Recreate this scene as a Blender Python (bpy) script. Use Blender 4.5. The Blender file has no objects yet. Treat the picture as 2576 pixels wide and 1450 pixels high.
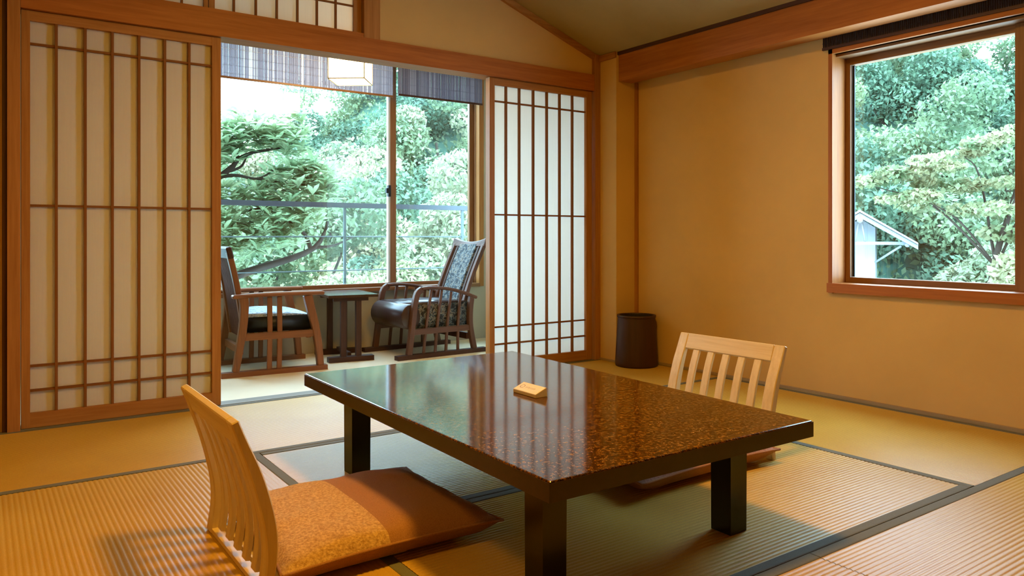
import bpy, bmesh, math, random
import numpy as np
from mathutils import Vector, Matrix, Euler

# ------------------------------------------------------------------ camera, sky, sun, lamps, exposure
SC = bpy.context.scene
COL = SC.collection
PI = math.pi

cam_d = bpy.data.cameras.new('camera')
cam = bpy.data.objects.new('camera', cam_d)
COL.objects.link(cam)
cam.location = (0, 0, 0.85)
cam.rotation_euler = (PI / 2, 0, math.radians(-35.12))
cam_d.sensor_width = 36.0
cam_d.lens = 1907.0 / 2576.0 * 36.0
cam_d.shift_y = -130.0 / 2576.0
cam_d.clip_start = 0.02
SC.camera = cam

vs = SC.view_settings
vs.view_transform = 'Standard'
vs.look = 'None'
vs.gamma = 1.0
vs.use_curve_mapping = False
vs.exposure = 0.0

world = bpy.data.worlds.new('sky')
SC.world = world
world.use_nodes = True
wn = world.node_tree.nodes
wn['Background'].inputs['Color'].default_value = (0.48, 0.77, 1.0, 1)
wn['Background'].inputs['Strength'].default_value = 20.0

sun_d = bpy.data.lights.new('sun', 'SUN')
sun_d.energy = 3.0
sun_d.angle = math.radians(12)
sun_d.color = (1.0, 0.95, 0.85)
sun = bpy.data.objects.new('sun', sun_d)
COL.objects.link(sun)
sun.location = (-6, -10, 14)
sun.rotation_euler = Vector((0.45, 0.55, -0.72)).to_track_quat('-Z', 'Y').to_euler()


def ceiling_lamp(name, loc, power, size, col):
    d = bpy.data.lights.new(name, 'AREA')
    d.shape = 'DISK'
    d.size = size
    d.energy = power
    d.color = col
    o = bpy.data.objects.new(name, d)
    o.location = loc
    COL.objects.link(o)
    return o


WARM = (1.0, 0.50, 0.045)
ceiling_lamp('room_lamp', (1.45, 1.75, 2.45), 53, 0.34, WARM)
ceiling_lamp('room_lamp', (-0.10, 1.75, 2.08), 11, 0.30, WARM)

SC.cycles.max_bounces = 12
SC.cycles.diffuse_bounces = 6
SC.cycles.transparent_max_bounces = 16
SC.cycles.sample_clamp_indirect = 12.0


# ------------------------------------------------------------------ helpers
def hexc(h):
    h = h.lstrip('#')
    out = []
    for i in (0, 2, 4):
        c = int(h[i:i + 2], 16) / 255
        out.append(c / 12.92 if c <= 0.04045 else ((c + 0.055) / 1.055) ** 2.4)
    return (*out, 1)


def new_mat(name):
    m = bpy.data.materials.new(name)
    m.use_nodes = True
    nt = m.node_tree
    return m, nt, nt.nodes['Principled BSDF']


def set_in(b, **kw):
    for k, v in kw.items():
        b.inputs[k.replace('_', ' ')].default_value = v


def coords(nt, scale, kind='Object'):
    tc = nt.nodes.new('ShaderNodeTexCoord')
    mp = nt.nodes.new('ShaderNodeMapping')
    mp.inputs['Scale'].default_value = scale
    nt.links.new(tc.outputs[kind], mp.inputs['Vector'])
    return mp.outputs['Vector']


def ramp(nt, fac, stops):
    r = nt.nodes.new('ShaderNodeValToRGB')
    els = r.color_ramp.elements
    while len(els) < len(stops):
        els.new(0.5)
    for e, (p, c) in zip(els, stops):
        e.position = p
        e.color = c
    nt.links.new(fac, r.inputs['Fac'])
    return r.outputs['Color']


def bump(nt, b, height, strength, dist=0.002):
    bp = nt.nodes.new('ShaderNodeBump')
    bp.inputs['Strength'].default_value = strength
    bp.inputs['Distance'].default_value = dist
    nt.links.new(height, bp.inputs['Height'])
    nt.links.new(bp.outputs['Normal'], b.inputs['Normal'])


def noise(nt, vec, scale, detail=4, rough=0.55, dist=0.0):
    n = nt.nodes.new('ShaderNodeTexNoise')
    n.inputs['Scale'].default_value = scale
    n.inputs['Detail'].default_value = detail
    n.inputs['Roughness'].default_value = rough
    n.inputs['Distortion'].default_value = dist
    nt.links.new(vec, n.inputs['Vector'])
    return n.outputs['Fac']


def wood(name, dark, light, axis='Z', rough=0.45, fine=60.0, coarse=7.0, spec=0.4):
    """Straight-grained wood: noise stretched along the grain axis."""
    m, nt, b = new_mat(name)
    k = 0.05
    sc = {'X': (k, 1, 1), 'Y': (1, k, 1), 'Z': (1, 1, k)}[axis]
    v = coords(nt, sc)
    n1 = noise(nt, v, coarse, 3, 0.5, 0.6)
    n2 = noise(nt, v, fine, 5, 0.65, 0.2)
    mx = nt.nodes.new('ShaderNodeMath')
    mx.operation = 'ADD'
    a = nt.nodes.new('ShaderNodeMath')
    a.operation = 'MULTIPLY'
    a.inputs[1].default_value = 0.55
    nt.links.new(n2, a.inputs[0])
    c = nt.nodes.new('ShaderNodeMath')
    c.operation = 'MULTIPLY'
    c.inputs[1].default_value = 0.45
    nt.links.new(n1, c.inputs[0])
    nt.links.new(a.outputs[0], mx.inputs[0])
    nt.links.new(c.outputs[0], mx.inputs[1])
    col = ramp(nt, mx.outputs[0], [(0.34, hexc(dark)), (0.66, hexc(light))])
    nt.links.new(col, b.inputs['Base Color'])
    set_in(b, Roughness=rough)
    b.inputs['Specular IOR Level'].default_value = spec
    bump(nt, b, n2, 0.12, 0.0008)
    return m


def plain(name, col, rough=0.6, spec=0.4, metal=0.0, var=0.0, vscale=8.0):
    m, nt, b = new_mat(name)
    c = hexc(col)
    if var:
        v = coords(nt, (1, 1, 1))
        f = noise(nt, v, vscale, 5)
        lo = tuple(x * (1 - var) for x in c[:3]) + (1,)
        hi = tuple(min(1, x * (1 + var)) for x in c[:3]) + (1,)
        nt.links.new(ramp(nt, f, [(0.3, lo), (0.7, hi)]), b.inputs['Base Color'])
    else:
        b.inputs['Base Color'].default_value = c
    set_in(b, Roughness=rough, Metallic=metal)
    b.inputs['Specular IOR Level'].default_value = spec
    return m


MAT = {}
for ax in 'XYZ':
    MAT['cedar' + ax] = wood('cedar_' + ax, '#8a5a2a', '#b07c42', ax, 0.5, spec=0.22)
    MAT['beam' + ax] = wood('beam_wood_' + ax, '#8a4e1e', '#b06c30', ax, 0.45, spec=0.22)
    MAT['dark' + ax] = wood('dark_wood_' + ax, '#35201a', '#523429', ax, 0.5, spec=0.25)
    MAT['brown' + ax] = wood('brown_chair_wood_' + ax, '#6a4024', '#935c34', ax, 0.42, spec=0.35)
    MAT['walnut' + ax] = wood('dark_walnut_' + ax, '#4a3024', '#6a4535', ax, 0.42, spec=0.3)
    MAT['oak' + ax] = wood('pale_oak_' + ax, '#c4ab7c', '#dfcba0', ax, 0.42)
    MAT['frame' + ax] = wood('window_frame_wood_' + ax, '#6e4a2c', '#93683f', ax, 0.4)
MAT['slat'] = wood('matte_brown_slat', '#4a2d20', '#6b4430', 'Z', 0.8, spec=0.06)
MAT['black'] = plain('black_lacquer', '#0d0806', 0.25, 0.5)
MAT['heri'] = plain('grey_cloth_border', '#6b6a5e', 0.85, 0.2, var=0.08, vscale=300)
MAT['sill'] = wood('grey_threshold_wood', '#706656', '#8c806c', 'X', 0.5)
MAT['baseboard'] = wood('pale_grey_brown_strip', '#8d7a5c', '#a39070', 'Y', 0.5)
MAT['metal'] = plain('dark_metal', '#2a2c30', 0.4, 0.5, 0.6)
MAT['lit_edge'] = plain('pale_lit_edge', '#c8ccd0', 0.35, 0.5, 0.3)
MAT['rail'] = plain('slate_blue_railing_paint', '#3d4652', 0.5, 0.4)
MAT['bar'] = plain('grey_railing_wire', '#47565a', 0.5, 0.4)
MAT['lacquer'] = wood('dark_bin_wood', '#2c1710', '#452518', 'Z', 0.5, 40, 5)


def plaster(name, col, var=0.06):
    m, nt, b = new_mat(name)
    v = coords(nt, (1, 1, 1))
    f = noise(nt, v, 2.2, 4)
    g = noise(nt, v, 260, 3, 0.7)
    c = hexc(col)
    lo = tuple(x * (1 - var) for x in c[:3]) + (1,)
    hi = tuple(min(1, x * (1 + var)) for x in c[:3]) + (1,)
    nt.links.new(ramp(nt, f, [(0.3, lo), (0.7, hi)]), b.inputs['Base Color'])
    set_in(b, Roughness=0.9)
    b.inputs['Specular IOR Level'].default_value = 0.15
    bump(nt, b, g, 0.25, 0.001)
    return m


MAT['plaster'] = plaster('sand_plaster', '#cca868')
MAT['plaster_veranda'] = plaster('veranda_wall_paper', '#b9b09a')
MAT['ceiling'] = plaster('woven_ceiling_paper', '#9e8858', 0.1)
MAT['outside_wall'] = plaster('outer_wall_render', '#b5b2a8')


def tatami():
    m, nt, b = new_mat('woven_rush')
    v = coords(nt, (1, 1, 1))
    f = noise(nt, v, 1.6, 3)
    g = noise(nt, coords(nt, (1, 1, 1)), 420, 2, 0.6)
    mx = nt.nodes.new('ShaderNodeMixRGB')
    mx.blend_type = 'MULTIPLY'
    mx.inputs['Fac'].default_value = 0.35
    c1 = ramp(nt, f, [(0.3, hexc('#be973e')), (0.7, hexc('#cda84c'))])
    c2 = ramp(nt, g, [(0.3, hexc('#b8b0a0')), (0.65, hexc('#ffffff'))])
    nt.links.new(c1, mx.inputs['Color1'])
    nt.links.new(c2, mx.inputs['Color2'])
    nt.links.new(mx.outputs[0], b.inputs['Base Color'])
    set_in(b, Roughness=0.40)
    b.inputs['Specular IOR Level'].default_value = 0.19
    return m


MAT['tatami'] = tatami()


def burl():
    m, nt, b = new_mat('speckled_brown_lacquer_top')
    v = coords(nt, (1, 1, 1))
    n1 = noise(nt, v, 95, 3, 0.8, 0.3)
    n2 = noise(nt, v, 14, 3, 0.6)
    mx = nt.nodes.new('ShaderNodeMixRGB')
    mx.blend_type = 'MULTIPLY'
    mx.inputs['Fac'].default_value = 0.6
    nt.links.new(ramp(nt, n1, [(0.39, hexc('#160902')), (0.5, hexc('#45280a')), (0.615, hexc('#90601e'))]), mx.inputs['Color1'])
    nt.links.new(ramp(nt, n2, [(0.3, hexc('#a0968c')), (0.7, hexc('#ffffff'))]), mx.inputs['Color2'])
    nt.links.new(mx.outputs[0], b.inputs['Base Color'])
    set_in(b, Roughness=0.09)
    b.inputs['Specular IOR Level'].default_value = 0.38
    b.inputs['Coat Weight'].default_value = 0.0
    b.inputs['Coat Roughness'].default_value = 0.03
    return m


MAT['burl'] = burl()
MAT['burl_edge'] = plain('dark_lacquer_edge', '#2a150c', 0.28, 0.5, var=0.25, vscale=60)


def paper(name, col, trans=0.62):
    m = bpy.data.materials.new(name)
    m.use_nodes = True
    nt = m.node_tree
    nt.nodes.clear()
    out = nt.nodes.new('ShaderNodeOutputMaterial')
    mix = nt.nodes.new('ShaderNodeMixShader')
    d = nt.nodes.new('ShaderNodeBsdfDiffuse')
    t = nt.nodes.new('ShaderNodeBsdfTranslucent')
    v = coords(nt, (30, 30, 1.2))
    f = noise(nt, v, 4, 4, 0.7)
    c = hexc(col)
    col_o = ramp(nt, f, [(0.2, tuple(x * 0.94 for x in c[:3]) + (1,)), (0.8, c)])
    nt.links.new(col_o, d.inputs['Color'])
    nt.links.new(col_o, t.inputs['Color'])
    mix.inputs['Fac'].default_value = trans
    nt.links.new(d.outputs[0], mix.inputs[1])
    nt.links.new(t.outputs[0], mix.inputs[2])
    nt.links.new(mix.outputs[0], out.inputs['Surface'])
    return m


MAT['lattice_up'] = wood('lattice_upright_cedar', '#6b4322', '#88592e', 'Z', 0.6, spec=0.15)
MAT['lattice_flat'] = wood('lattice_crossbar_cedar', '#6b4322', '#88592e', 'X', 0.6, spec=0.15)
MAT['paper'] = paper('washi_paper', '#ece8dc', 0.38)
MAT['paper_dimming'] = paper('daylight_dimming_paper', '#d8cba6', 0.22)  # less translucent, so the added rear screen passes less daylight


def glass():
    m = bpy.data.materials.new('window_glass')
    m.use_nodes = True
    nt = m.node_tree
    nt.nodes.clear()
    out = nt.nodes.new('ShaderNodeOutputMaterial')
    mix = nt.nodes.new('ShaderNodeMixShader')
    # Schlick reflectance from |N.I|, the same on both faces of the thin sheet
    ge = nt.nodes.new('ShaderNodeNewGeometry')
    dot = nt.nodes.new('ShaderNodeVectorMath')
    dot.operation = 'DOT_PRODUCT'
    nt.links.new(ge.outputs['Normal'], dot.inputs[0])
    nt.links.new(ge.outputs['Incoming'], dot.inputs[1])

    def mth(op, a, b_=None):
        n = nt.nodes.new('ShaderNodeMath')
        n.operation = op
        for i, q in enumerate((a, b_)):
            if q is None:
                continue
            if isinstance(q, (int, float)):
                n.inputs[i].default_value = q
            else:
                nt.links.new(q, n.inputs[i])
        return n.outputs[0]
    om = mth('SUBTRACT', 1.0, mth('ABSOLUTE', dot.outputs['Value']))
    fac = mth('ADD', 0.075, mth('MULTIPLY', 0.925, mth('POWER', om, 5.0)))
    tr = nt.nodes.new('ShaderNodeBsdfTransparent')
    tr.inputs['Color'].default_value = (0.965, 0.99, 0.985, 1)
    gl = nt.nodes.new('ShaderNodeBsdfGlossy')
    gl.inputs['Roughness'].default_value = 0.0
    nt.links.new(fac, mix.inputs['Fac'])
    nt.links.new(tr.outputs[0], mix.inputs[1])
    nt.links.new(gl.outputs[0], mix.inputs[2])
    nt.links.new(mix.outputs[0], out.inputs['Surface'])
    return m


MAT['glass'] = glass()


def emit(name, col, strength):
    m, nt, b = new_mat(name)
    b.inputs['Base Color'].default_value = (0.9, 0.9, 0.85, 1)
    b.inputs['Emission Color'].default_value = hexc(col)
    b.inputs['Emission Strength'].default_value = strength
    return m


MAT['lamp'] = emit('lit_lamp_paper', '#ffd596', 20.0)


def fabric(name, stops, scale, rough=0.9, bmp=0.6, detail=4, stretch=(1, 1, 1)):
    m, nt, b = new_mat(name)
    v = coords(nt, stretch)
    f = noise(nt, v, scale, detail, 0.65)
    nt.links.new(ramp(nt, f, [(p, hexc(c)) for p, c in stops]), b.inputs['Base Color'])
    set_in(b, Roughness=rough)
    b.inputs['Specular IOR Level'].default_value = 0.2
    bump(nt, b, f, bmp, 0.004)
    return m


MAT['nubby'] = fabric('nubby_gold_fabric', [(0.35, '#a98258'), (0.65, '#dcb88a')], 130, bmp=1.0)
MAT['smooth_fab'] = fabric('plain_tan_fabric', [(0.35, '#94694c'), (0.65, '#aa7c5a')], 300, bmp=0.2)
MAT['pink_fab'] = fabric('dusty_pink_brown_fabric', [(0.35, '#8d6556'), (0.65, '#b58a76')], 120, bmp=0.5)
MAT['leather'] = plain('brown_leather', '#3e2a26', 0.3, 0.5, var=0.15, vscale=20)
MAT['black_leather'] = plain('black_leather', '#14161a', 0.45, 0.5)


def floral():
    m, nt, b = new_mat('dark_floral_fabric')
    v = coords(nt, (1, 1, 1))
    vo = nt.nodes.new('ShaderNodeTexVoronoi')
    vo.inputs['Scale'].default_value = 26
    nt.links.new(v, vo.inputs['Vector'])
    f = noise(nt, v, 38, 4, 0.7, 1.2)
    ad = nt.nodes.new('ShaderNodeMath')
    ad.operation = 'ADD'
    nt.links.new(f, ad.inputs[0])
    ml = nt.nodes.new('ShaderNodeMath')
    ml.operation = 'MULTIPLY'
    ml.inputs[1].default_value = 0.35
    nt.links.new(vo.outputs['Distance'], ml.inputs[0])
    nt.links.new(ml.outputs[0], ad.inputs[1])
    nt.links.new(ramp(nt, ad.outputs[0], [(0.5, hexc('#0f1318')), (0.66, hexc('#1d2630')), (0.71, hexc('#66787f')),
                                           (0.75, hexc('#97866c')), (0.8, hexc('#1b1e24'))]), b.inputs['Base Color'])
    set_in(b, Roughness=0.7)
    return m


MAT['floral'] = floral()
MAT['pale_floral'] = fabric('pale_blue_floral_seat', [(0.4, '#5f7288'), (0.52, '#a9b6c4'), (0.62, '#74869a')], 40, 0.45, 0.1)


def reedmat(name, cols, trans):
    """Translucent reed whose tint differs from reed to reed."""
    m = bpy.data.materials.new(name)
    m.use_nodes = True
    nt = m.node_tree
    nt.nodes.clear()
    out = nt.nodes.new('ShaderNodeOutputMaterial')
    mix = nt.nodes.new('ShaderNodeMixShader')
    d = nt.nodes.new('ShaderNodeBsdfDiffuse')
    t = nt.nodes.new('ShaderNodeBsdfTranslucent')
    oi = nt.nodes.new('ShaderNodeObjectInfo')
    c = ramp(nt, oi.outputs['Random'], [(p, hexc(q)) for p, q in cols])
    nt.links.new(c, d.inputs['Color'])
    nt.links.new(c, t.inputs['Color'])
    mix.inputs['Fac'].default_value = trans
    nt.links.new(d.outputs[0], mix.inputs[1])
    nt.links.new(t.outputs[0], mix.inputs[2])
    nt.links.new(mix.outputs[0], out.inputs['Surface'])
    return m


MAT['reed'] = reedmat('blue_grey_reed', [(0.0, '#75727e'), (0.7, '#8f8c98'), (0.86, '#9c99a2'), (0.92, '#cbc7c4')], 0.24)
MAT['reed_purple'] = reedmat('purple_grey_reed', [(0.0, '#544f5c'), (0.8, '#746e7a'), (1.0, '#8c8690')], 0.16)
MAT['reed_dark'] = plain('dark_brown_reed', '#2e1d18', 0.7, 0.3)


def leafmat(name, a, b_, scale=1.2, trans=0.35, rough=0.6, K=0.5):
    m = bpy.data.materials.new(name)
    m.use_nodes = True
    nt = m.node_tree
    nt.nodes.clear()
    out = nt.nodes.new('ShaderNodeOutputMaterial')
    mix = nt.nodes.new('ShaderNodeMixShader')
    d = nt.nodes.new('ShaderNodeBsdfPrincipled')
    t = nt.nodes.new('ShaderNodeBsdfTranslucent')
    ge = nt.nodes.new('ShaderNodeNewGeometry')
    f = noise(nt, ge.outputs['Position'], scale, 4, 0.7)
    lo, hi = (tuple(x * K for x in hexc(q)[:3]) + (1,) for q in (a, b_))
    c = ramp(nt, f, [(0.35, lo), (0.65, hi)])
    nt.links.new(c, d.inputs['Base Color'])
    d.inputs['Roughness'].default_value = rough
    d.inputs['Specular IOR Level'].default_value = 0.35
    nt.links.new(c, t.inputs['Color'])
    mix.inputs['Fac'].default_value = trans
    nt.links.new(d.outputs[0], mix.inputs[1])
    nt.links.new(t.outputs[0], mix.inputs[2])
    nt.links.new(mix.outputs[0], out.inputs['Surface'])
    return m


MAT['leaf_near'] = leafmat('broad_leaf', '#8cae7c', '#cfdcae', 4, 0.42, 0.4, 0.66)
MAT['leaf_a'] = leafmat('pine_green_foliage', '#5a7f66', '#8aac88', 0.9)
MAT['leaf_b'] = leafmat('mid_green_foliage', '#74926c', '#a9bd8c', 0.9)
MAT['leaf_c'] = leafmat('pale_green_foliage', '#9aac84', '#d2d0a8', 0.9)
MAT['leaf_d'] = leafmat('yellow_green_foliage', '#a9b078', '#d9d3a8', 0.9)
MAT['leaf_e'] = leafmat('maple_foliage', '#86a674', '#cdc596', 2.5)
MAT['bark'] = plain('grey_bark', '#332d27', 0.9, 0.2, var=0.3, vscale=12)
MAT['ground'] = plain('hill_ground', '#3f5c4f', 0.95, 0.1, var=0.25, vscale=1.0)
MAT['white'] = plain('white_painted_wall', '#85888c', 0.8, 0.2)
MAT['bargeboard'] = plain('weathered_white_board', '#74797e', 0.7, 0.2)
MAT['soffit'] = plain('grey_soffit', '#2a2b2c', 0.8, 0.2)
MAT['tile'] = plain('grey_roof_tile', '#2c2e31', 0.7, 0.3)

# ---- mesh building
ORIGIN = {}


def empty(name, loc, label=None, cat=None, group=None, kind=None, rz=0.0):
    o = bpy.data.objects.new(name, None)
    o.empty_display_size = 0.1
    o.location = loc
    o.rotation_euler = (0, 0, rz)
    COL.objects.link(o)
    tag(o, label, cat, group, kind)
    ORIGIN[o.name] = Vector(loc) if rz == 0.0 else Vector((0, 0, 0))
    return o


def tag(o, label=None, cat=None, group=None, kind=None):
    if label:
        o['label'] = label
    if cat:
        o['category'] = cat
    if group:
        o['group'] = group
    if kind:
        o['kind'] = kind
    return o


def link(name, mesh, mat, parent=None, off=None):
    """off: world offset already removed from mesh coordinates"""
    o = bpy.data.objects.new(name, mesh)
    COL.objects.link(o)
    if mat is not None and not mesh.materials:
        mesh.materials.append(mat)
    if parent is not None:
        o.parent = parent
    return o


def finish(name, bm, mat, parent=None, bevel=0.0, smooth=False, seg=1, base=None):
    """One bmesh (built in the parent's frame, or in room coordinates for an unrotated parent) -> one mesh object."""
    if bevel > 0:
        edges = [e for e in bm.edges if len(e.link_faces) == 2 and e.calc_face_angle(0) > 0.5]
        bmesh.ops.bevel(bm, geom=edges, offset=bevel, offset_type='OFFSET', segments=seg, profile=0.5, affect='EDGES', clamp_overlap=True)
    root = parent
    L = Vector((0, 0, 0))
    while root is not None:
        L = L + ORIGIN.get(root.name, Vector((0, 0, 0)))
        root = root.parent
    if parent is None and base is not None:
        L = Vector(base)
    vsum = Vector((0, 0, 0))
    zmin = 1e9
    for v in bm.verts:
        vsum += v.co
        zmin = min(zmin, v.co.z)
    c = vsum / max(1, len(bm.verts))
    # own origin at the middle of the piece (structure and parts alike)
    pivot = c if not (parent is None and base is not None) else L
    bmesh.ops.translate(bm, verts=bm.verts, vec=-pivot)
    me = bpy.data.meshes.new(name)
    bm.normal_update()
    bm.to_mesh(me)
    bm.free()
    if smooth:
        for p in me.polygons:
            p.use_smooth = True
    o = link(name, me, mat, parent)
    o.location = pivot - L if parent is not None else pivot
    ORIGIN[o.name] = pivot - L if parent is not None else Vector(pivot)
    return o


def cube(bm, x0, x1, y0, y1, z0, z1, M=None):
    vs_ = []
    for z in (z0, z1):
        for x, y in ((x0, y0), (x1, y0), (x1, y1), (x0, y1)):
            v = Vector((x, y, z))
            vs_.append(bm.verts.new(M @ v if M is not None else v))
    a = vs_
    for f in ((3, 2, 1, 0), (4, 5, 6, 7), (0, 1, 5, 4), (1, 2, 6, 5), (2, 3, 7, 6), (3, 0, 4, 7)):
        bm.faces.new([a[i] for i in f])
    return a


def box(name, x0, x1, y0, y1, z0, z1, mat, parent=None, bevel=0.0, M=None, **kw):
    bm = bmesh.new()
    cube(bm, x0, x1, y0, y1, z0, z1, M)
    return finish(name, bm, mat, parent, bevel, **kw)


def boxes(name, lst, mat, parent=None, bevel=0.0):
    bm = bmesh.new()
    for b in lst:
        cube(bm, *b)
    return finish(name, bm, mat, parent, bevel)


def prism(name, pts, axis, a, b, mat, parent=None, bevel=0.0, M=None, seg=1, smooth=False):
    """pts: 2D outline in the plane normal to axis; extruded from a to b."""
    bm = bmesh.new()

    def mk(p, t):
        if axis == 'Y':
            v = Vector((p[0], t, p[1]))
        elif axis == 'X':
            v = Vector((t, p[0], p[1]))
        else:
            v = Vector((p[0], p[1], t))
        return bm.verts.new(M @ v if M is not None else v)
    A = [mk(p, a) for p in pts]
    B = [mk(p, b) for p in pts]
    bm.faces.new(A)
    bm.faces.new(list(reversed(B)))
    n = len(pts)
    for i in range(n):
        bm.faces.new((A[i], B[i], B[(i + 1) % n], A[(i + 1) % n]))
    bmesh.ops.recalc_face_normals(bm, faces=bm.faces)
    return finish(name, bm, mat, parent, bevel, smooth, seg)


def ribbon_bm(bm, prof, t, y0, y1, M=None, taper=None):
    """Curved slat: profile in XZ with thickness t, width y0..y1."""
    n = len(prof)
    rings = []
    for i, (x, z) in enumerate(prof):
        p0 = Vector(prof[max(0, i - 1)])
        p1 = Vector(prof[min(n - 1, i + 1)])
        d = (p1 - p0).normalized()
        nx, nz = -d.y, d.x
        tt = t if not callable(t) else t(i / (n - 1))
        r = []
        for (s, y) in ((-1, y0), (-1, y1), (1, y1), (1, y0)):
            v = Vector((x + nx * s * tt / 2, y, z + nz * s * tt / 2))
            r.append(bm.verts.new(M @ v if M is not None else v))
        rings.append(r)
    for a, b in zip(rings, rings[1:]):
        for k in range(4):
            bm.faces.new((a[k], a[(k + 1) % 4], b[(k + 1) % 4], b[k]))
    bm.faces.new(list(reversed(rings[0])))
    bm.faces.new(rings[-1])
    bmesh.ops.recalc_face_normals(bm, faces=bm.faces)


def ribbon(name, prof, t, y0, y1, mat, parent=None, bevel=0.0, M=None):
    bm = bmesh.new()
    ribbon_bm(bm, prof, t, y0, y1, M)
    return finish(name, bm, mat, parent, bevel)


def smoothprof(pts, n=12):
    """Catmull-Rom through 2D/3D points."""
    P = [np.array(p, float) for p in pts]
    P = [2 * P[0] - P[1]] + P + [2 * P[-1] - P[-2]]
    out = []
    segs = len(P) - 3
    per = max(2, n // segs)
    for i in range(segs):
        a, b, c, d = P[i:i + 4]
        for k in range(per):
            t = k / per
            out.append(0.5 * ((2 * b) + (-a + c) * t + (2 * a - 5 * b + 4 * c - d) * t * t + (-a + 3 * b - 3 * c + d) * t ** 3))
    out.append(P[-2])
    return [tuple(float(v) for v in p) for p in out]


def tube_bm(bm, pts, radii, nseg=8):
    rings = []
    n = len(pts)
    for i in range(n):
        p = Vector(pts[i])
        d = (Vector(pts[min(n - 1, i + 1)]) - Vector(pts[max(0, i - 1)])).normalized()
        u = d.orthogonal().normalized() if abs(d.z) > 0.95 else d.cross(Vector((0, 0, 1))).normalized()
        w = d.cross(u).normalized()
        r = radii[i] if hasattr(radii, '__len__') else radii
        rings.append([bm.verts.new(p + (u * math.cos(2 * PI * k / nseg) + w * math.sin(2 * PI * k / nseg)) * r) for k in range(nseg)])
    for a, b in zip(rings, rings[1:]):
        for k in range(nseg):
            bm.faces.new((a[k], a[(k + 1) % nseg], b[(k + 1) % nseg], b[k]))
    bm.faces.new(list(reversed(rings[0])))
    bm.faces.new(rings[-1])


def tube(name, pts, radii, mat, parent=None, nseg=8):
    bm = bmesh.new()
    tube_bm(bm, pts, radii, nseg)
    bmesh.ops.recalc_face_normals(bm, faces=bm.faces)
    return finish(name, bm, mat, parent, smooth=True)


def lathe(name, prof, center, mat, parent=None, n=36, smooth=True):
    bm = bmesh.new()
    rings = []
    for r, z in prof:
        if r < 1e-5:
            rings.append([bm.verts.new((center[0], center[1], center[2] + z))])
        else:
            rings.append([bm.verts.new((center[0] + r * math.cos(2 * PI * k / n), center[1] + r * math.sin(2 * PI * k / n), center[2] + z)) for k in range(n)])
    for a, b in zip(rings, rings[1:]):
        for k in range(n):
            k2 = (k + 1) % n
            if len(a) == 1:
                bm.faces.new((a[0], b[k2], b[k]))
            elif len(b) == 1:
                bm.faces.new((a[k], a[k2], b[0]))
            else:
                bm.faces.new((a[k], a[k2], b[k2], b[k]))
    bmesh.ops.recalc_face_normals(bm, faces=bm.faces)
    return finish(name, bm, mat, parent, smooth=smooth)


def sheet_y(name, x0, x1, y, z0, z1, mat, parent):
    bm = bmesh.new()
    bm.faces.new([bm.verts.new(p) for p in ((x0, y, z0), (x1, y, z0), (x1, y, z1), (x0, y, z1))])
    return finish(name, bm, mat, parent)


def share(src, name, parent, loc):
    o = src.copy()
    o.name = name
    COL.objects.link(o)
    o.parent = parent
    o.location = loc
    return o


def struct(o):
    o['kind'] = 'structure'
    return o


# ------------------------------------------------------------------ floor: tatami mats
ROOM = dict(x0=-0.94, x1=3.70, y0=-1.58, y1=3.95)
floor = struct(box('floor', -1.1, 3.9, -1.75, 5.45, -0.14, -0.045, MAT['sill']))


def mat_mesh(length, width):
    """Woven rush mat: real ribs running along the length (X)."""
    bm = bmesh.new()
    pitch = 0.0155
    n = int(round(width / pitch))
    prof = []
    for i in range(n):
        y0 = i * width / n
        w = width / n
        for f, h in ((0.0, 0.0), (0.18, 0.0011), (0.5, 0.0017), (0.82, 0.0011)):
            prof.append((y0 + f * w, h))
    prof.append((width, 0.0))
    L = [bm.verts.new((0, y, z - 0.002)) for y, z in prof]
    R = [bm.verts.new((length, y, z - 0.002)) for y, z in prof]
    for i in range(len(prof) - 1):
        f = bm.faces.new((L[i], R[i], R[i + 1], L[i + 1]))
        f.smooth = True
    # sides down to the sub-floor
    b = [bm.verts.new(p) for p in ((0, 0, -0.043), (length, 0, -0.043), (length, width, -0.043), (0, width, -0.043))]
    # separate upper corners, so the woven top keeps its own smooth normals
    t = [bm.verts.new(p) for p in ((0, 0, -0.0021), (length, 0, -0.0021), (length, width, -0.0021), (0, width, -0.0021))]
    for i in range(4):
        bm.faces.new((b[i], b[(i + 1) % 4], t[(i + 1) % 4], t[i]))
    bm.faces.new((b[3], b[2], b[1], b[0]))
    me = bpy.data.meshes.new('tatami_mat')
    bm.to_mesh(me)
    bm.free()
    me.materials.append(MAT['tatami'])
    return me


MAT_CACHE = {}


def border_mesh(length, w=0.033):
    bm = bmesh.new()
    pr = [(0, -0.003), (0.0, 0.0), (0.003, 0.0012), (w - 0.003, 0.0012), (w, 0.0), (w, -0.003)]
    A = [bm.verts.new((0, y, z)) for y, z in pr]
    B = [bm.verts.new((length, y, z)) for y, z in pr]
    for i in range(len(pr) - 1):
        bm.faces.new((A[i], B[i], B[i + 1], A[i + 1]))
    bm.faces.new(list(reversed(A)))
    bm.faces.new(B)
    me = bpy.data.meshes.new('mat_border')
    bm.to_mesh(me)
    bm.free()
    me.materials.append(MAT['heri'])
    return me


FO = ORIGIN[floor.name]


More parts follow.
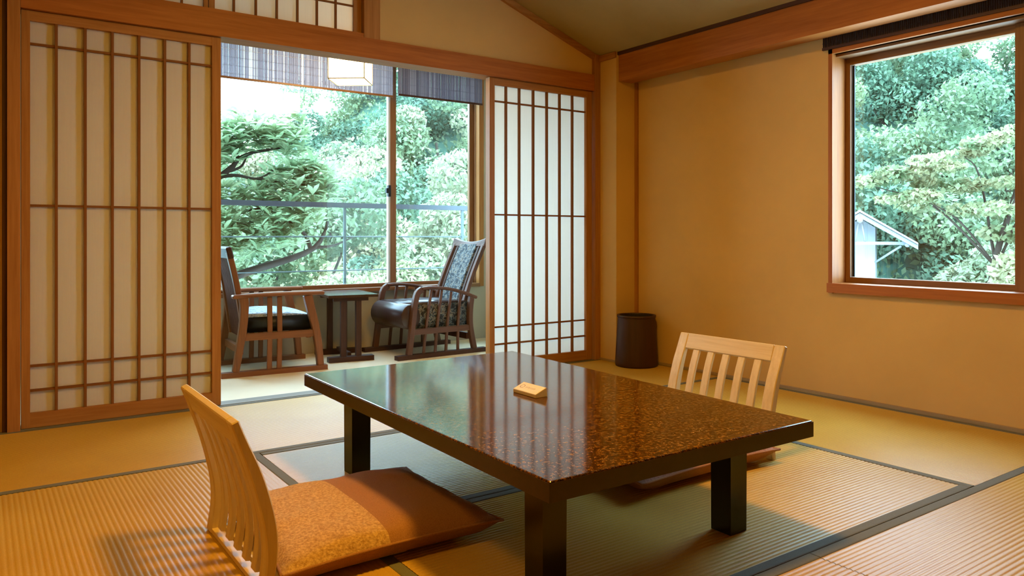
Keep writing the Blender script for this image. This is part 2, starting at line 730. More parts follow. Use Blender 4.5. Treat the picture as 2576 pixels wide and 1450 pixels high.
def tatami_mat(x0, x1, y0, y1, along):
    g = 0.0015
    x0 += g; x1 -= g; y0 += g; y1 -= g
    ln, wd = (x1 - x0, y1 - y0) if along == 'X' else (y1 - y0, x1 - x0)
    key = (round(ln, 3), round(wd, 3))
    if key not in MAT_CACHE:
        MAT_CACHE[key] = (mat_mesh(ln, wd), border_mesh(ln))
    me, bme = MAT_CACHE[key]
    o = link('tatami_mat', me, None, floor)
    if along == 'X':
        o.location = Vector((x0, y0, 0)) - FO
    else:
        o.location = Vector((x1, y0, 0)) - FO
        o.rotation_euler = (0, 0, PI / 2)
    for yy in (0.0, wd - 0.033):
        b = link('mat_border', bme, None, o)
        b.location = (0, yy, 0)


xs = (-0.94, -0.02, 0.90, 1.82, 2.74, 3.68)
ys = (-1.56, -0.64, 0.285, 1.205, 2.085, 3.0, 3.952)
tatami_mat(xs[0], xs[1], ys[5], ys[6], 'X')
tatami_mat(xs[1], xs[3], ys[5], ys[6], 'X')
tatami_mat(xs[3], xs[5], ys[5], ys[6], 'X')
tatami_mat(xs[0], xs[1], ys[3], ys[5], 'Y')
tatami_mat(xs[1], xs[2], ys[3], ys[5], 'Y')
tatami_mat(xs[2], xs[4], ys[4], ys[5], 'X')
tatami_mat(xs[2], xs[4], ys[3], ys[4], 'X')
tatami_mat(xs[4], xs[5], ys[3], ys[5], 'Y')
tatami_mat(xs[3], xs[5], ys[2], ys[3], 'X')
tatami_mat(xs[1], xs[3], ys[2], ys[3], 'X')
tatami_mat(xs[0], xs[1], ys[1], ys[3], 'Y')
tatami_mat(xs[1], xs[2], ys[0], ys[2], 'Y')
tatami_mat(xs[2], xs[4], ys[1], ys[2], 'X')
tatami_mat(xs[2], xs[4], ys[0], ys[1], 'X')
tatami_mat(xs[4], xs[5], ys[0], ys[2], 'Y')
tatami_mat(xs[0], xs[1], ys[0], ys[1], 'X')

struct(box('trim_threshold', -0.2, 3.47, 3.954, 4.045, -0.045, 0.002, MAT['sill'], bevel=0.001))
struct(box('floor_veranda', -0.45, 3.56, 4.046, 5.33, -0.045, 0.0, plain('tan_veranda_floor', '#e4d6b6', 0.5, 0.4, var=0.06, vscale=3)))

# ------------------------------------------------------------------ room shell
WX = 3.70        # right wall inner face
struct(box('wall_left', -1.1, -0.94, -1.75, 4.0, -0.045, 3.2, MAT['plaster']))
struct(box('wall_rear', -1.1, 3.9, -1.75, -1.58, -0.045, 3.2, MAT['plaster']))

# right wall with the window opening (Y 0.62..2.30, z 0.60..1.815)
WY0, WY1, WZ0, WZ1 = 1.36, 2.30, 0.600, 1.815
boxes_r = [(WX, WX + 0.2, -1.58, WY0, -0.045, 3.0), (WX, WX + 0.2, WY1, 3.97, -0.045, 3.0),
           (WX, WX + 0.2, WY0, WY1, -0.045, WZ0), (WX, WX + 0.2, WY0, WY1, WZ1, 3.0)]
struct(boxes('wall_right', boxes_r, MAT['plaster']))
# boxed-out column in the far right corner
struct(box('wall_corner_column', 3.512, WX - 0.001, 3.772, 4.06, -0.045, 2.4, MAT['plaster'], bevel=0.006))

# ceiling: sloped towards the right wall, ridge near the room's middle
SL = 0.354
X1c, Z1c = 3.70, 2.10 - SL * (3.70 - 3.50)
XR = 1.55
ZR = Z1c + SL * (X1c - XR)
prof_c = [(X1c, Z1c), (XR, ZR), (-1.0, ZR - SL * (XR + 1.0)), (-1.0, ZR - SL * (XR + 1.0) + 0.1), (XR, ZR + 0.1), (X1c, Z1c + 0.1)]
struct(prism('ceiling', prof_c, 'Y', -1.7, 4.0, MAT['ceiling']))


def zc(x):
    return Z1c + SL * (X1c - x) if x > XR else ZR - SL * (XR - x)


# shoji wall: plaster above the lintel
YB = 3.965
struct(prism('wall_back', [(1.862, 1.96), (3.512, 1.96), (3.512, zc(3.512)), (1.862, zc(1.862))], 'Y', YB, 4.055, MAT['plaster']))
struct(prism('wall_back', [(0.10, 2.46), (1.862, 2.46), (1.862, zc(1.862)), (XR, ZR), (0.10, zc(0.10))], 'Y', YB, 4.055, MAT['plaster']))
struct(prism('wall_back', [(-0.94, -0.045), (0.098, -0.045), (0.098, zc(0.098)), (-0.94, zc(-0.94))], 'Y', YB - 0.005, 4.055, MAT['plaster']))

struct(box('trim_lintel', 0.149, 3.462, 3.935, 4.06, 1.850, 1.962, MAT['beamX'], bevel=0.003))
struct(box('trim_post_left', 0.100, 0.148, 3.930, 4.062, -0.044, 2.45, MAT['cedarZ'], bevel=0.003))
struct(box('trim_post_gap', 0.082, 0.0985, 3.945, 4.0, 0, 2.45, MAT['darkZ']))
struct(box('trim_post_right', 3.464, 3.511, 3.930, 4.062, -0.044, zc(3.49) - 0.002, MAT['cedarZ'], bevel=0.003))
struct(box('trim_transom_post', 1.764, 1.861, 3.945, 4.058, 1.963, 2.75, MAT['cedarZ'], bevel=0.003))
struct(box('trim_transom_sill', 0.149, 1.763, 3.948, 4.058, 1.9625, 1.988, MAT['beamX'], bevel=0.002))
struct(box('trim_transom_head', 0.149, 1.763, 3.948, 4.058, 2.42, 2.459, MAT['cedarX'], bevel=0.002))
# strip along the sloping ceiling edge
struct(prism('trim_rake', [(3.505, zc(3.505) - 0.002), (1.87, zc(1.87) - 0.002), (1.87, zc(1.87) - 0.040), (3.505, zc(3.505) - 0.040)], 'Y', 3.938, 3.964, MAT['cedarX']))
struct(box('trim_column_top', 3.497, 3.5115, 3.770, 3.928, 2.055, 2.094, MAT['cedarY']))
# big beam in front of the right wall
struct(box('trim_beam', 3.532, 3.650, -1.578, 3.770, 1.896, 2.088, MAT['beamY'], bevel=0.004))
struct(box('trim_beam_cap', 3.518, 3.531, -1.578, 3.768, 2.072, 2.094, MAT['darkY']))
struct(box('trim_corner_strip', WX - 0.020, WX - 0.0005, 3.750, 3.7715, 0.0, 1.9, MAT['cedarZ'], bevel=0.002))
struct(box('baseboard_right', WX - 0.022, WX - 0.0005, -1.578, 3.748, 0.001, 0.015, MAT['baseboard'], bevel=0.002))
struct(box('baseboard_column', 3.500, 3.5115, 3.768, 3.928, 0.001, 0.014, MAT['baseboard'], bevel=0.002))

# veranda shell
struct(box('wall_veranda_left', -0.6, -0.45, 4.06, 5.5, -0.045, 2.45, MAT['plaster_veranda']))
struct(box('wall_veranda_right', 3.56, 3.72, 4.065, 5.5, -0.045, 2.45, MAT['plaster_veranda']))
struct(box('ceiling_veranda', -0.6, 3.72, 4.065, 5.5, 2.36, 2.45, MAT['plaster_veranda']))
VX0, VX1, VZ0, VZ1 = 0.85, 3.405, 0.462, 2.27
struct(boxes('wall_veranda_back', [(-0.45, VX0 - 0.03, 5.34, 5.48, -0.045, 2.36), (VX1 + 0.055, 3.56, 5.34, 5.48, -0.045, 2.36),
                                    (VX0 - 0.03, VX1 + 0.055, 5.34, 5.48, -0.045, VZ0 - 0.028), (VX0 - 0.03, VX1 + 0.055, 5.34, 5.48, VZ1 + 0.03, 2.36)], MAT['plaster_veranda']))

# ------------------------------------------------------------------ veranda window
w1 = empty('window_1', (2.15, 5.4, VZ0), kind='structure')
GY = 5.40
box('window_sill', VX0, VX1, 5.30, 5.475, VZ0 - 0.028, VZ0, MAT['frameX'], w1, 0.002)
box('window_jamb', VX0 - 0.03, VX0, 5.30, 5.475, VZ0 - 0.028, VZ1 + 0.03, MAT['frameZ'], w1, 0.002)
box('window_jamb', VX1, VX1 + 0.055, 5.372, 5.475, VZ0 - 0.028, VZ1 + 0.03, MAT['frameZ'], w1, 0.002)
box('window_casing', VX1 + 0.004, VX1 + 0.050, 5.322, 5.371, VZ0 - 0.027, VZ1 + 0.03, MAT['cedarZ'], w1, 0.003)
box('window_head', VX0, VX1, 5.30, 5.475, VZ1, VZ1 + 0.03, MAT['frameX'], w1, 0.002)


def sash(parent, x0, x1, y, stile_l, stile_r):
    box('sash_stile', x0, x0 + stile_l, y - 0.015, y + 0.015, VZ0 + 0.001, VZ1 - 0.001, MAT['frameZ'], parent, 0.002)
    box('sash_stile', x1 - stile_r, x1, y - 0.015, y + 0.015, VZ0 + 0.001, VZ1 - 0.001, MAT['frameZ'], parent, 0.002)
    box('sash_rail', x0 + stile_l, x1 - stile_r, y - 0.015, y + 0.015, VZ0 + 0.001, VZ0 + 0.028, MAT['frameX'], parent, 0.002)
    box('sash_rail', x0 + stile_l, x1 - stile_r, y - 0.015, y + 0.015, VZ1 - 0.045, VZ1 - 0.001, MAT['frameX'], parent, 0.002)
    box('pane', x0 + stile_l, x1 - stile_r, y - 0.0005, y + 0.0005, VZ0 + 0.028, VZ1 - 0.045, MAT['glass'], parent)


sash(w1, VX0 + 0.001, 2.668, GY - 0.018, 0.05, 0.052)
box('sash_stile', 2.600, 2.6165, GY - 0.034, GY - 0.003, VZ0 + 0.03, VZ1 - 0.046, MAT['lit_edge'], w1, 0.001)  # pale strip: the mullion's lit edge put into its colour
sash(w1, 2.63, VX1 - 0.001, GY + 0.018, 0.05, 0.04)
bm = bmesh.new()
cube(bm, 2.588, 2.610, GY - 0.062, GY - 0.034, 1.158, 1.246)
cube(bm, 2.566, 2.598, GY - 0.074, GY - 0.050, 1.184, 1.222)
finish('window_latch', bm, MAT['metal'], w1, 0.003)

# ------------------------------------------------------------------ right window
w2 = empty('window_2', (WX, 1.5, WZ0), kind='structure')
CX = 0.018
box('window_casing', WX - CX, WX + 0.13, WY1 - 0.001, WY1 + 0.022, WZ0 - 0.05, WZ1 + 0.03, MAT['beamZ'], w2, 0.002)
box('window_casing', WX - CX, WX + 0.13, WY0 - 0.02, 1.4015, WZ0 + 0.004, WZ1 - 0.001, MAT['beamZ'], w2, 0.002)
box('window_sill', WX - 0.030, WX + 0.135, WY0 - 0.02, WY1 + 0.024, WZ0 - 0.046, WZ0 + 0.003, MAT['beamY'], w2, 0.003)
box('window_head', WX - CX, WX + 0.13, WY0 - 0.02, WY1 + 0.022, WZ1, WZ1 + 0.032, MAT['beamY'], w2, 0.002)
box('window_head_groove', WX + 0.02, WX + 0.12, WY0, WY1 - 0.002, WZ1 - 0.014, WZ1 - 0.0005, MAT['frameY'], w2, 0.002)
FX = WX + 0.118
box('frame_stile', FX - 0.012, FX + 0.035, WY1 - 0.028, WY1 - 0.002, WZ0 + 0.004, WZ1 - 0.015, MAT['frameZ'], w2, 0.002)
box('frame_rail', FX - 0.012, FX + 0.035, 1.479, WY1 - 0.029, WZ0 + 0.004, WZ0 + 0.032, MAT['frameY'], w2, 0.002)
box('frame_rail', FX - 0.012, FX + 0.035, 1.479, WY1 - 0.029, WZ1 - 0.05, WZ1 - 0.015, MAT['frameY'], w2, 0.002)
box('frame_stile', FX - 0.030, FX + 0.035, 1.402, 1.478, WZ0 + 0.004, WZ1 - 0.015, MAT['frameZ'], w2, 0.002)
box('pane', FX + 0.015, FX + 0.016, 1.479, WY1 - 0.029, WZ0 + 0.033, WZ1 - 0.051, MAT['glass'], w2)
box('glazing_gasket', FX + 0.008, FX + 0.014, WY1 - 0.041, WY1 - 0.0292, WZ0 + 0.034, WZ1 - 0.052, MAT['metal'], w2)


# ------------------------------------------------------------------ reed blinds
def reed_blind(label, axis, a0, a1, across, z0, z1, pitch, mat, barmat, rng, gap=0.0016):
    if axis == 'X':
        root = empty('reed_blind', ((a0 + a1) / 2, across, z0), label, 'blind')
    else:
        root = empty('reed_blind', (across, (a0 + a1) / 2, z0), label, 'blind')
    O = ORIGIN[root.name]
    n = int((a1 - a0) / pitch)
    src = None
    for i in range(n):
        p = a0 + (i + 0.5) * (a1 - a0) / n
        if src is None:
            bm = bmesh.new()
            r = pitch / 2 - gap / 2
            if axis == 'X':
                sec = [(-r, 0.0008), (-r * 0.5, -0.0008), (r * 0.5, -0.0008), (r, 0.0008)]
            else:
                sec = [(0.0008, -r), (-0.0008, -r * 0.5), (-0.0008, r * 0.5), (0.0008, r)]
            lo = [bm.verts.new((a_, b_, z0 + 0.012)) for a_, b_ in sec]
            hi = [bm.verts.new((a_, b_, z1)) for a_, b_ in sec]
            for q in range(3):
                bm.faces.new((lo[q], lo[q + 1], hi[q + 1], hi[q]))
            zc_ = (z0 + 0.012 + z1) / 2
            bmesh.ops.translate(bm, verts=bm.verts, vec=(0, 0, -zc_))
            me = bpy.data.meshes.new('reed')
            bm.to_mesh(me)
            bm.free()
            src = link('reed', me, mat, root)
            o = src
        else:
            o = share(src, 'reed', root, (0, 0, 0))
        j = rng.uniform(-0.0012, 0.0012)
        loc = Vector((p + rng.uniform(-1, 1) * gap * 0.4, across + j, zc_)) if axis == 'X' else Vector((across + j, p + rng.uniform(-1, 1) * gap * 0.4, zc_))
        o.location = loc - O
    if axis == 'X':
        box('bottom_bar', a0, a1, across - 0.006, across + 0.006, z0, z0 + 0.014, barmat, root, 0.002)
    else:
        box('bottom_bar', across - 0.006, across + 0.006, a0, a1, z0, z0 + 0.014, barmat, root, 0.002)
    # stitching threads across the reeds
    for k in range(int((z1 - z0) / 0.055)):
        z = z0 + 0.035 + k * 0.055
        if axis == 'X':
            box('thread', a0, a1, across - 0.0042, across - 0.0032, z, z + 0.0016, mat, root)
        else:
            box('thread', across - 0.0042, across - 0.0032, a0, a1, z, z + 0.0016, mat, root)
    return root


rng = random.Random(5)
reed_blind('wide blue-grey reed blind hanging behind the veranda lamp', 'X', 1.02, 2.588, 5.262, 1.912, 2.345, 0.0085, MAT['reed'], MAT['frameX'], rng, -0.0003)
reed_blind('narrow purple-grey reed blind over the right veranda pane', 'X', 2.632, 3.40, 5.262, 1.932, 2.345, 0.0085, MAT['reed_purple'], MAT['darkX'], rng, -0.0003)
reed_blind('dark brown reed blind under the big beam above the hillside window', 'Y', WY0 - 0.02, 2.352, WX - 0.022, 1.838, 1.99, 0.0095, MAT['reed_dark'], MAT['darkY'], rng, 0.0004)


# ------------------------------------------------------------------ shoji screens
def shoji(label, x0, x1, px0, px1, muntins, yf=3.957, group=None, pm='paper'):
    root = empty('shoji_screen', ((x0 + x1) / 2, yf, 0.003), label, 'sliding screen', group)
    z0, z1, pz0, pz1 = 0.004, 1.847, 0.068, 1.804
    d = 0.045
    box('stile', x0, px0, yf, yf + d, z0, z1, MAT['cedarZ'], root, 0.0015)
    box('stile', px1, x1, yf, yf + d, z0, z1, MAT['cedarZ'], root, 0.0015)
    box('bottom_rail', px0, px1, yf + 0.001, yf + d - 0.001, z0, pz0, MAT['cedarX'], root, 0.0015)
    box('top_rail', px0, px1, yf + 0.001, yf + d - 0.001, pz1, z1, MAT['cedarX'], root, 0.0015)
    src = None
    for x in muntins:
        box('muntin', x - 0.0055, x + 0.0055, yf + 0.004, yf + 0.022, pz0, pz1, MAT['lattice_up'], root)
    for z in (1.703, 0.987, 0.276, 0.167):
        box('muntin', px0, px1, yf + 0.008, yf + 0.0219, z - 0.005, z + 0.005, MAT['lattice_flat'], root)
    sheet_y('paper', px0, px1, yf + 0.0225, pz0, pz1, MAT[pm], root)
    return root


shoji('left paper shoji screen with seven columns beside the corner post', 0.152, 0.995, 0.185, 0.953, (0.285, 0.399, 0.510, 0.623, 0.736, 0.847))
shoji('unseen second sliding screen added behind the left paper shoji to dim daylight', 0.172, 0.985, 0.206, 0.950, (0.30, 0.414, 0.525, 0.638, 0.745, 0.85), 4.006, pm='paper_dimming')  # out of view, added to hold daylight back from the left shoji
shoji('right paper shoji screen glowing white beside the boxed corner column', 2.612, 3.456, 2.650, 3.406, (2.744, 2.848, 2.960, 3.072, 3.180, 3.290))


def transom(label, x0, x1, px0, px1, muntins):
    yf = 3.975
    root = empty('transom_screen', ((x0 + x1) / 2, yf, 1.989), label, 'transom screen')
    box('stile', x0, px0, yf, yf + 0.03, 1.9885, 2.419, MAT['cedarZ'], root, 0.001)
    box('stile', px1, x1, yf, yf + 0.03, 1.9885, 2.419, MAT['cedarZ'], root, 0.001)
    box('top_rail', px0, px1, yf, yf + 0.03, 2.39, 2.419, MAT['cedarX'], root, 0.001)
    for x in muntins:
        box('muntin', x - 0.005, x + 0.005, yf + 0.002, yf + 0.017, 1.9885, 2.39, MAT['lattice_up'], root)
    for z in (2.14, 2.27):
        box('muntin', px0, px1, yf + 0.005, yf + 0.0169, z - 0.0045, z + 0.0045, MAT['lattice_flat'], root)
    sheet_y('paper', px0, px1, yf + 0.0175, 1.9885, 2.39, MAT['paper'], root)


transom('left transom paper screen at the top edge above the left shoji', 0.152, 0.938, 0.18, 0.918, (0.295, 0.40, 0.505, 0.61, 0.715, 0.816))
transom('right transom paper screen lit yellow, ending at the thick post', 0.942, 1.760, 0.970, 1.716, (1.065, 1.176, 1.285, 1.396, 1.504, 1.611))

# ------------------------------------------------------------------ veranda lamp
lamp = empty('ceiling_lamp', (1.97, 4.67, 1.862), 'white box-shaped paper lamp hanging in front of the reed blind', 'lamp')
LQ = [(1.805, 4.625), (1.985, 4.855), (2.175, 4.715), (2.005, 4.48)]
LQ = [Vector((1.99, 4.665)) + Vector((math.cos(a), math.sin(a))) * 0.165 for a in [math.radians(53 + 45 + 90 * k - 0) for k in range(4)]]
shade = prism('shade', [(p.x, p.y) for p in LQ], 'Z', 1.862, 2.10, MAT['lamp'], lamp)
for k in range(4):
    a, b = LQ[k], LQ[(k + 1) % 4]
    tube('frame_bar', [(a.x, a.y, 1.862), (b.x, b.y, 1.862)], 0.004, MAT['oakX'], shade, 6)
    tube('frame_bar', [(a.x, a.y, 1.862), (a.x, a.y, 2.10)], 0.004, MAT['oakZ'], shade, 6)
lathe('stem', [(0, 2.10), (0.012, 2.10), (0.012, 2.34), (0.05, 2.345), (0.05, 2.359), (0, 2.359)], (1.99, 4.665, 0), MAT['oakZ'], lamp, 12)

# ------------------------------------------------------------------ low table
T = empty('low_table', (1.46, 2.03, 0), 'low dining table with glossy speckled brown top and black legs', 'table')
top_pts = [(0.988, 1.266), (1.926, 1.262), (1.982, 2.815), (1.010, 2.800)]
prism('table_top', top_pts, 'Z', 0.2855, 0.330, MAT['burl'], T, 0.004, seg=2)
# dark edge band, a hair proud of the top's edge below its bevel
bm = bmesh.new()
for i in range(4):
    a = Vector(top_pts[i]); b = Vector(top_pts[(i + 1) % 4])
    d = (b - a).normalized()
    n = Vector((d.y, -d.x))
    a0, b0 = a - d * 0.001, b + d * 0.001
    q = [a0, b0, b0 + n * 0.0015, a0 + n * 0.0015]
    lo = [bm.verts.new((p.x, p.y, 0.2845)) for p in q]
    hi = [bm.verts.new((p.x, p.y, 0.3262)) for p in q]
    bm.faces.new(list(reversed(lo)))
    bm.faces.new(hi)
    for k in range(4):
        bm.faces.new((lo[k], lo[(k + 1) % 4], hi[(k + 1) % 4], hi[k]))
bmesh.ops.recalc_face_normals(bm, faces=bm.faces)
finish('edge_band', bm, MAT['burl_edge'], T)
boxes('apron', [(1.10, 1.84, 1.425, 1.445, 0.255, 0.2845), (1.10, 1.84, 2.60, 2.62, 0.255, 0.2845),
                (1.095, 1.115, 1.445, 2.60, 0.255, 0.2845), (1.825, 1.845, 1.445, 2.60, 0.255, 0.2845)], MAT['burl_edge'], T)
for (lx, ly) in ((1.069, 1.396), (1.742, 1.400), (1.082, 2.525), (1.79, 2.545)):
    bm = bmesh.new()
    v = cube(bm, lx, lx + 0.072, ly, ly + 0.072, 0.0, 0.2843)
    c = Vector((lx + 0.036, ly + 0.036, 0))
    for q in v[:4]:
        q.co = c + (q.co - c) * 0.97
    finish('leg', bm, MAT['black'], T, 0.004, seg=2)

# wooden sign wedge on the table
S = empty('table_sign', (1.478, 2.005, 0.330), 'small pale wooden wedge sign lying on the glossy table', 'sign')
block = prism('block', [(1.458, 0.3305), (1.458, 0.3425), (1.502, 0.3605), (1.507, 0.3305)], 'Y', 1.942, 2.066, wood('yellow_sign_wood', '#d2bd70', '#e4d088', 'Y', 0.5), S, 0.0012)
sl = (0.3605 - 0.3425) / (1.502 - 1.458)


def mark(bm, x, y, dx, dy):
    z = 0.3425 + sl * (x - 1.458) + 0.0004
    v = [bm.verts.new((x + a * dx, y + b * dy, z + sl * a * dx)) for a, b in ((-.5, -.5), (.5, -.5), (.5, .5), (-.5, .5))]
    bm.faces.new(v)


bm = bmesh.new()
for k in range(14):
    a = 2 * PI * k / 14
    mark(bm, 1.480 + 0.0075 * math.cos(a), 2.042 + 0.0095 * math.sin(a), 0.0022, 0.003)
for k, (w, o) in enumerate(((0.006, 0), (0.0045, 0.002), (0.006, -0.001), (0.0035, 0.001), (0.0055, 0), (0.006, 0.001))):
    y = 2.020 - k * 0.0085
    mark(bm, 1.481 + o, y, 0.0012, w)
    mark(bm, 1.477 + o, y + 0.001, 0.0010, w * 0.7)
    mark(bm, 1.479, y - 0.0015, 0.007, 0.0010)
bmesh.ops.recalc_face_normals(bm, faces=bm.faces)
finish('lettering', bm, plain('burnt_brown_ink', '#7a4a20', 0.8), block)


# ------------------------------------------------------------------ legless chairs (zaisu) and floor cushions
def zaisu(label, xb, ymid, sgn):
    """Back at x = xb; sitter faces +X when sgn = 1."""
    root = empty('legless_chair', (xb, ymid, 0), label, 'chair')
    prof = smoothprof([(-0.010, 0.0), (0.004, 0.085), (0.002, 0.155), (-0.012, 0.225), (-0.034, 0.30), (-0.058, 0.362), (-0.082, 0.425)], 18)
    P = [(xb + sgn * x, z) for x, z in prof]
    n = len(P)
    w = 0.530
    y0, y1 = ymid - w / 2, ymid + w / 2
    thick = lambda t: 0.020 + 0.010 * math.sin(PI * min(1, t * 1.1))
    for (a, b) in ((y0, y0 + 0.047), (y1 - 0.047, y1)):
        ribbon('side_post', P, thick, a, b, MAT['oakZ'], root, 0.003)
    inner0, inner1 = y0 + 0.047, y1 - 0.047
    gaps = 5
    sw = 0.034
    sp = (inner1 - inner0 - gaps * sw) / (gaps + 1)
    cut = [p for p in P if p[1] < 0.375]
    cut.append((P[-1][0] + (P[-4][0] - P[-1][0]) * 0.9, 0.375)) if cut[-1][1] < 0.36 else None
    for k in range(gaps):
        a = inner0 + sp + k * (sw + sp)
        ribbon('back_slat', [p for p in cut if p[1] > 0.012], 0.013, a, a + sw, MAT['oakZ'], root, 0.002)
    topP = [p for p in P if p[1] > 0.355]
    ribbon('top_rail', topP, 0.020, inner0, inner1, MAT['oakY'], root, 0.003)
    x0, x1 = sorted((xb - sgn * 0.016, xb + sgn * 0.010))
    box('bottom_rail', x0, x1, inner0, inner1, 0.002, 0.015, MAT['oakY'], root, 0.002)
    x0, x1 = sorted((xb + sgn * 0.018, xb + sgn * 0.38))
    box('seat_board', x0, x1, y0 + 0.050, y1 - 0.050, 0.004, 0.018, MAT['oakX'], root, 0.003)
    return root


zaisu('near legless chair with curved slatted back facing the table from the left', 0.560, 2.045, 1)
zaisu('far legless chair with pale slatted back on the window side of the table', 2.462, 2.045, -1)


def cushion(label, x0, x1, y0, y1, zb, h, sgn, mats, split, seed):
    """Square floor cushion: pinched corners, puffed middle, seam welt."""
    root = empty('floor_cushion', ((x0 + x1) / 2, (y0 + y1) / 2, zb), label, 'cushion')
    N = 28
    rr = random.Random(seed)
    ph = [rr.uniform(0, 6) for _ in range(6)]

    def pt(u, v, top):
        a, b = 2 * u - 1, 2 * v - 1
        e = max(abs(a), abs(b))
        pin = 1 + 0.05 * (abs(a) * abs(b)) ** 3 - 0.035 * (1 - abs(a) ** 2) * abs(b) ** 8 - 0.035 * (1 - abs(b) ** 2) * abs(a) ** 8
        X = (x0 + x1) / 2 + a * pin * (x1 - x0) / 2
        Y = (y0 + y1) / 2 + b * pin * (y1 - y0) / 2
        puff = (1 - abs(a) ** 3.6) ** 0.42 * (1 - abs(b) ** 3.6) ** 0.42
        wr = 0.004 * math.sin(9 * a + ph[0] + 3 * b) * abs(b) + 0.003 * math.sin(11 * b + ph[1]) * abs(a)
        mid = zb + h * 0.40
        if top:
            Z = mid + h * 0.60 * puff + wr * (1 - e ** 8)
        else:
            Z = max(zb + 0.0005, mid - h * 0.40 * min(1, puff * 2.4))
        return (X, Y, Z)

    def sheet(us, top, name, mat):
        bm = bmesh.new()
        g = [[bm.verts.new(pt(u, j / N, top)) for j in range(N + 1)] for u in us]
        for i in range(len(us) - 1):
            for j in range(N):
                f = (g[i][j], g[i + 1][j], g[i + 1][j + 1], g[i][j + 1])
                bm.faces.new(f if top else tuple(reversed(f)))
        return finish(name, bm, mat, root, smooth=True)
    if split is not None:
        k = int(round(N * split))
        cover = sheet([i / N for i in range(k + 1)], True, 'woven_cover', mats[0])
        sheet([i / N for i in range(k, N + 1)], True, 'plain_cover', mats[1])
    else:
        cover = sheet([i / N for i in range(N + 1)], True, 'top_cover', mats[0])
    sheet([i / N for i in range(N + 1)], False, 'underside', mats[1])
    edge = []
    for t in range(N):
        edge.append(pt(t / N, 0, True))
    for t in range(N):
        edge.append(pt(1, t / N, True))
    for t in range(N):
        edge.append(pt(1 - t / N, 1, True))
    for t in range(N + 1):
        edge.append(pt(0, 1 - t / N, True))
    tube('welt', edge, 0.0045, mats[1], cover, 6)
    return root


cushion('gold and tan floor cushion on the near legless chair', 0.595, 1.192, 1.775, 2.335, 0.019, 0.080, 1, (MAT['nubby'], MAT['smooth_fab']), 0.47, 3)
cushion('pinkish floor cushion on the far chair, half under the table', 1.75, 2.43, 1.755, 2.335, 0.019, 0.088, -1, (MAT['pink_fab'], MAT['smooth_fab']), None, 8)

# ------------------------------------------------------------------ wooden bin in the corner
B = empty('waste_bin', (3.545, 3.615, 0), 'dark round wooden bin standing in the far right corner', 'bin')
lathe('body', [(0, 0.0), (0.136, 0.0), (0.140, 0.012), (0.139, 0.03), (0.132, 0.17), (0.124, 0.30), (0.122, 0.322)], (3.545, 3.615, 0), MAT['lacquer'], B, 40)
lathe('rim', [(0.118, 0.318), (0.1265, 0.318), (0.1275, 0.326), (0.1265, 0.334), (0.117, 0.334), (0.116, 0.326)], (3.545, 3.615, 0), MAT['lacquer'], B, 40)
lathe('liner', [(0.117, 0.330), (0.113, 0.31), (0.12, 0.06), (0, 0.05)], (3.545, 3.615, 0), plain('dark_bin_liner', '#150d0a', 0.7), B, 32)

# ------------------------------------------------------------------ left veranda armchair
LA = empty('armchair', (1.50, 4.95, 0), 'brown slatted armchair facing right, half hidden behind the left shoji', 'armchair', rz=math.radians(-4))


def lx(x, y):      # local frame of the left chair (origin at 1.50, 4.95; X forward)
    return x - 1.50


nearY, farY = -0.26, 0.24       # local Y of the two side frames
for sy in (nearY, farY):
    a, b = sy - 0.022, sy + 0.022
    box('sled_runner', -0.30, 0.345, sy - 0.026, sy + 0.026, 0.0, 0.030, MAT['brownX'], LA, 0.006)
    ribbon('rear_leg', smoothprof([(-0.215, 0.028), (-0.195, 0.15), (-0.172, 0.30), (-0.165, 0.42), (-0.170, 0.478)], 12), lambda t: 0.038 + 0.016 * t, a, b, MAT['brownZ'], LA, 0.004)
    ribbon('front_leg', smoothprof([(0.303, 0.028), (0.292, 0.15), (0.270, 0.28), (0.242, 0.39), (0.222, 0.478)], 12), lambda t: 0.040 + 0.014 * t, a, b, MAT['brownZ'], LA, 0.004)
    for x in (-0.015, 0.045):
        ribbon('side_slat', [(x, 0.028), (x + 0.004, 0.25), (x + 0.002, 0.478)], 0.030, sy - 0.009, sy + 0.009, MAT['brownZ'], LA, 0.003)
    ribbon('armrest', smoothprof([(-0.235, 0.483), (-0.10, 0.490), (0.10, 0.4925), (0.325, 0.4905)], 9), 0.024, sy - 0.034, sy + 0.034, MAT['brownX'], LA, 0.007)
    box('seat_rail', -0.165, 0.255, sy - 0.014, sy + 0.014, 0.215, 0.258, MAT['brownX'], LA, 0.003)
box('seat_rail', 0.225, 0.252, nearY + 0.022, farY - 0.022, 0.205, 0.252, MAT['brownY'], LA, 0.003)
box('stretcher', -0.19, -0.165, nearY + 0.022, farY - 0.022, 0.13, 0.175, MAT['brownY'], LA, 0.003)
back = smoothprof([(-0.150, 0.22), (-0.175, 0.40), (-0.205, 0.58), (-0.245, 0.755)], 12)
for sy in (nearY + 0.045, farY - 0.045):
    ribbon('back_post', back, 0.034, sy - 0.02, sy + 0.02, MAT['brownZ'], LA, 0.004)
ny = 9
for k in range(ny):
    y = nearY + 0.085 + (farY - nearY - 0.17) * k / (ny - 1)
    ribbon('back_slat', back, 0.012, y - 0.0135, y + 0.0135, MAT['slat'], LA, 0.002)
ribbon('top_rail', [(-0.233, 0.715), (-0.252, 0.785)], 0.034, nearY + 0.015, farY - 0.015, MAT['darkY'], LA, 0.006)


def pad(name, x0, x1, y0, y1, z0, z1, mat, parent, bev=0.02, M=None, seg=3):
    bm = bmesh.new()
    cube(bm, x0, x1, y0, y1, z0, z1, M)
    return finish(name, bm, mat, parent, bev, True, seg)


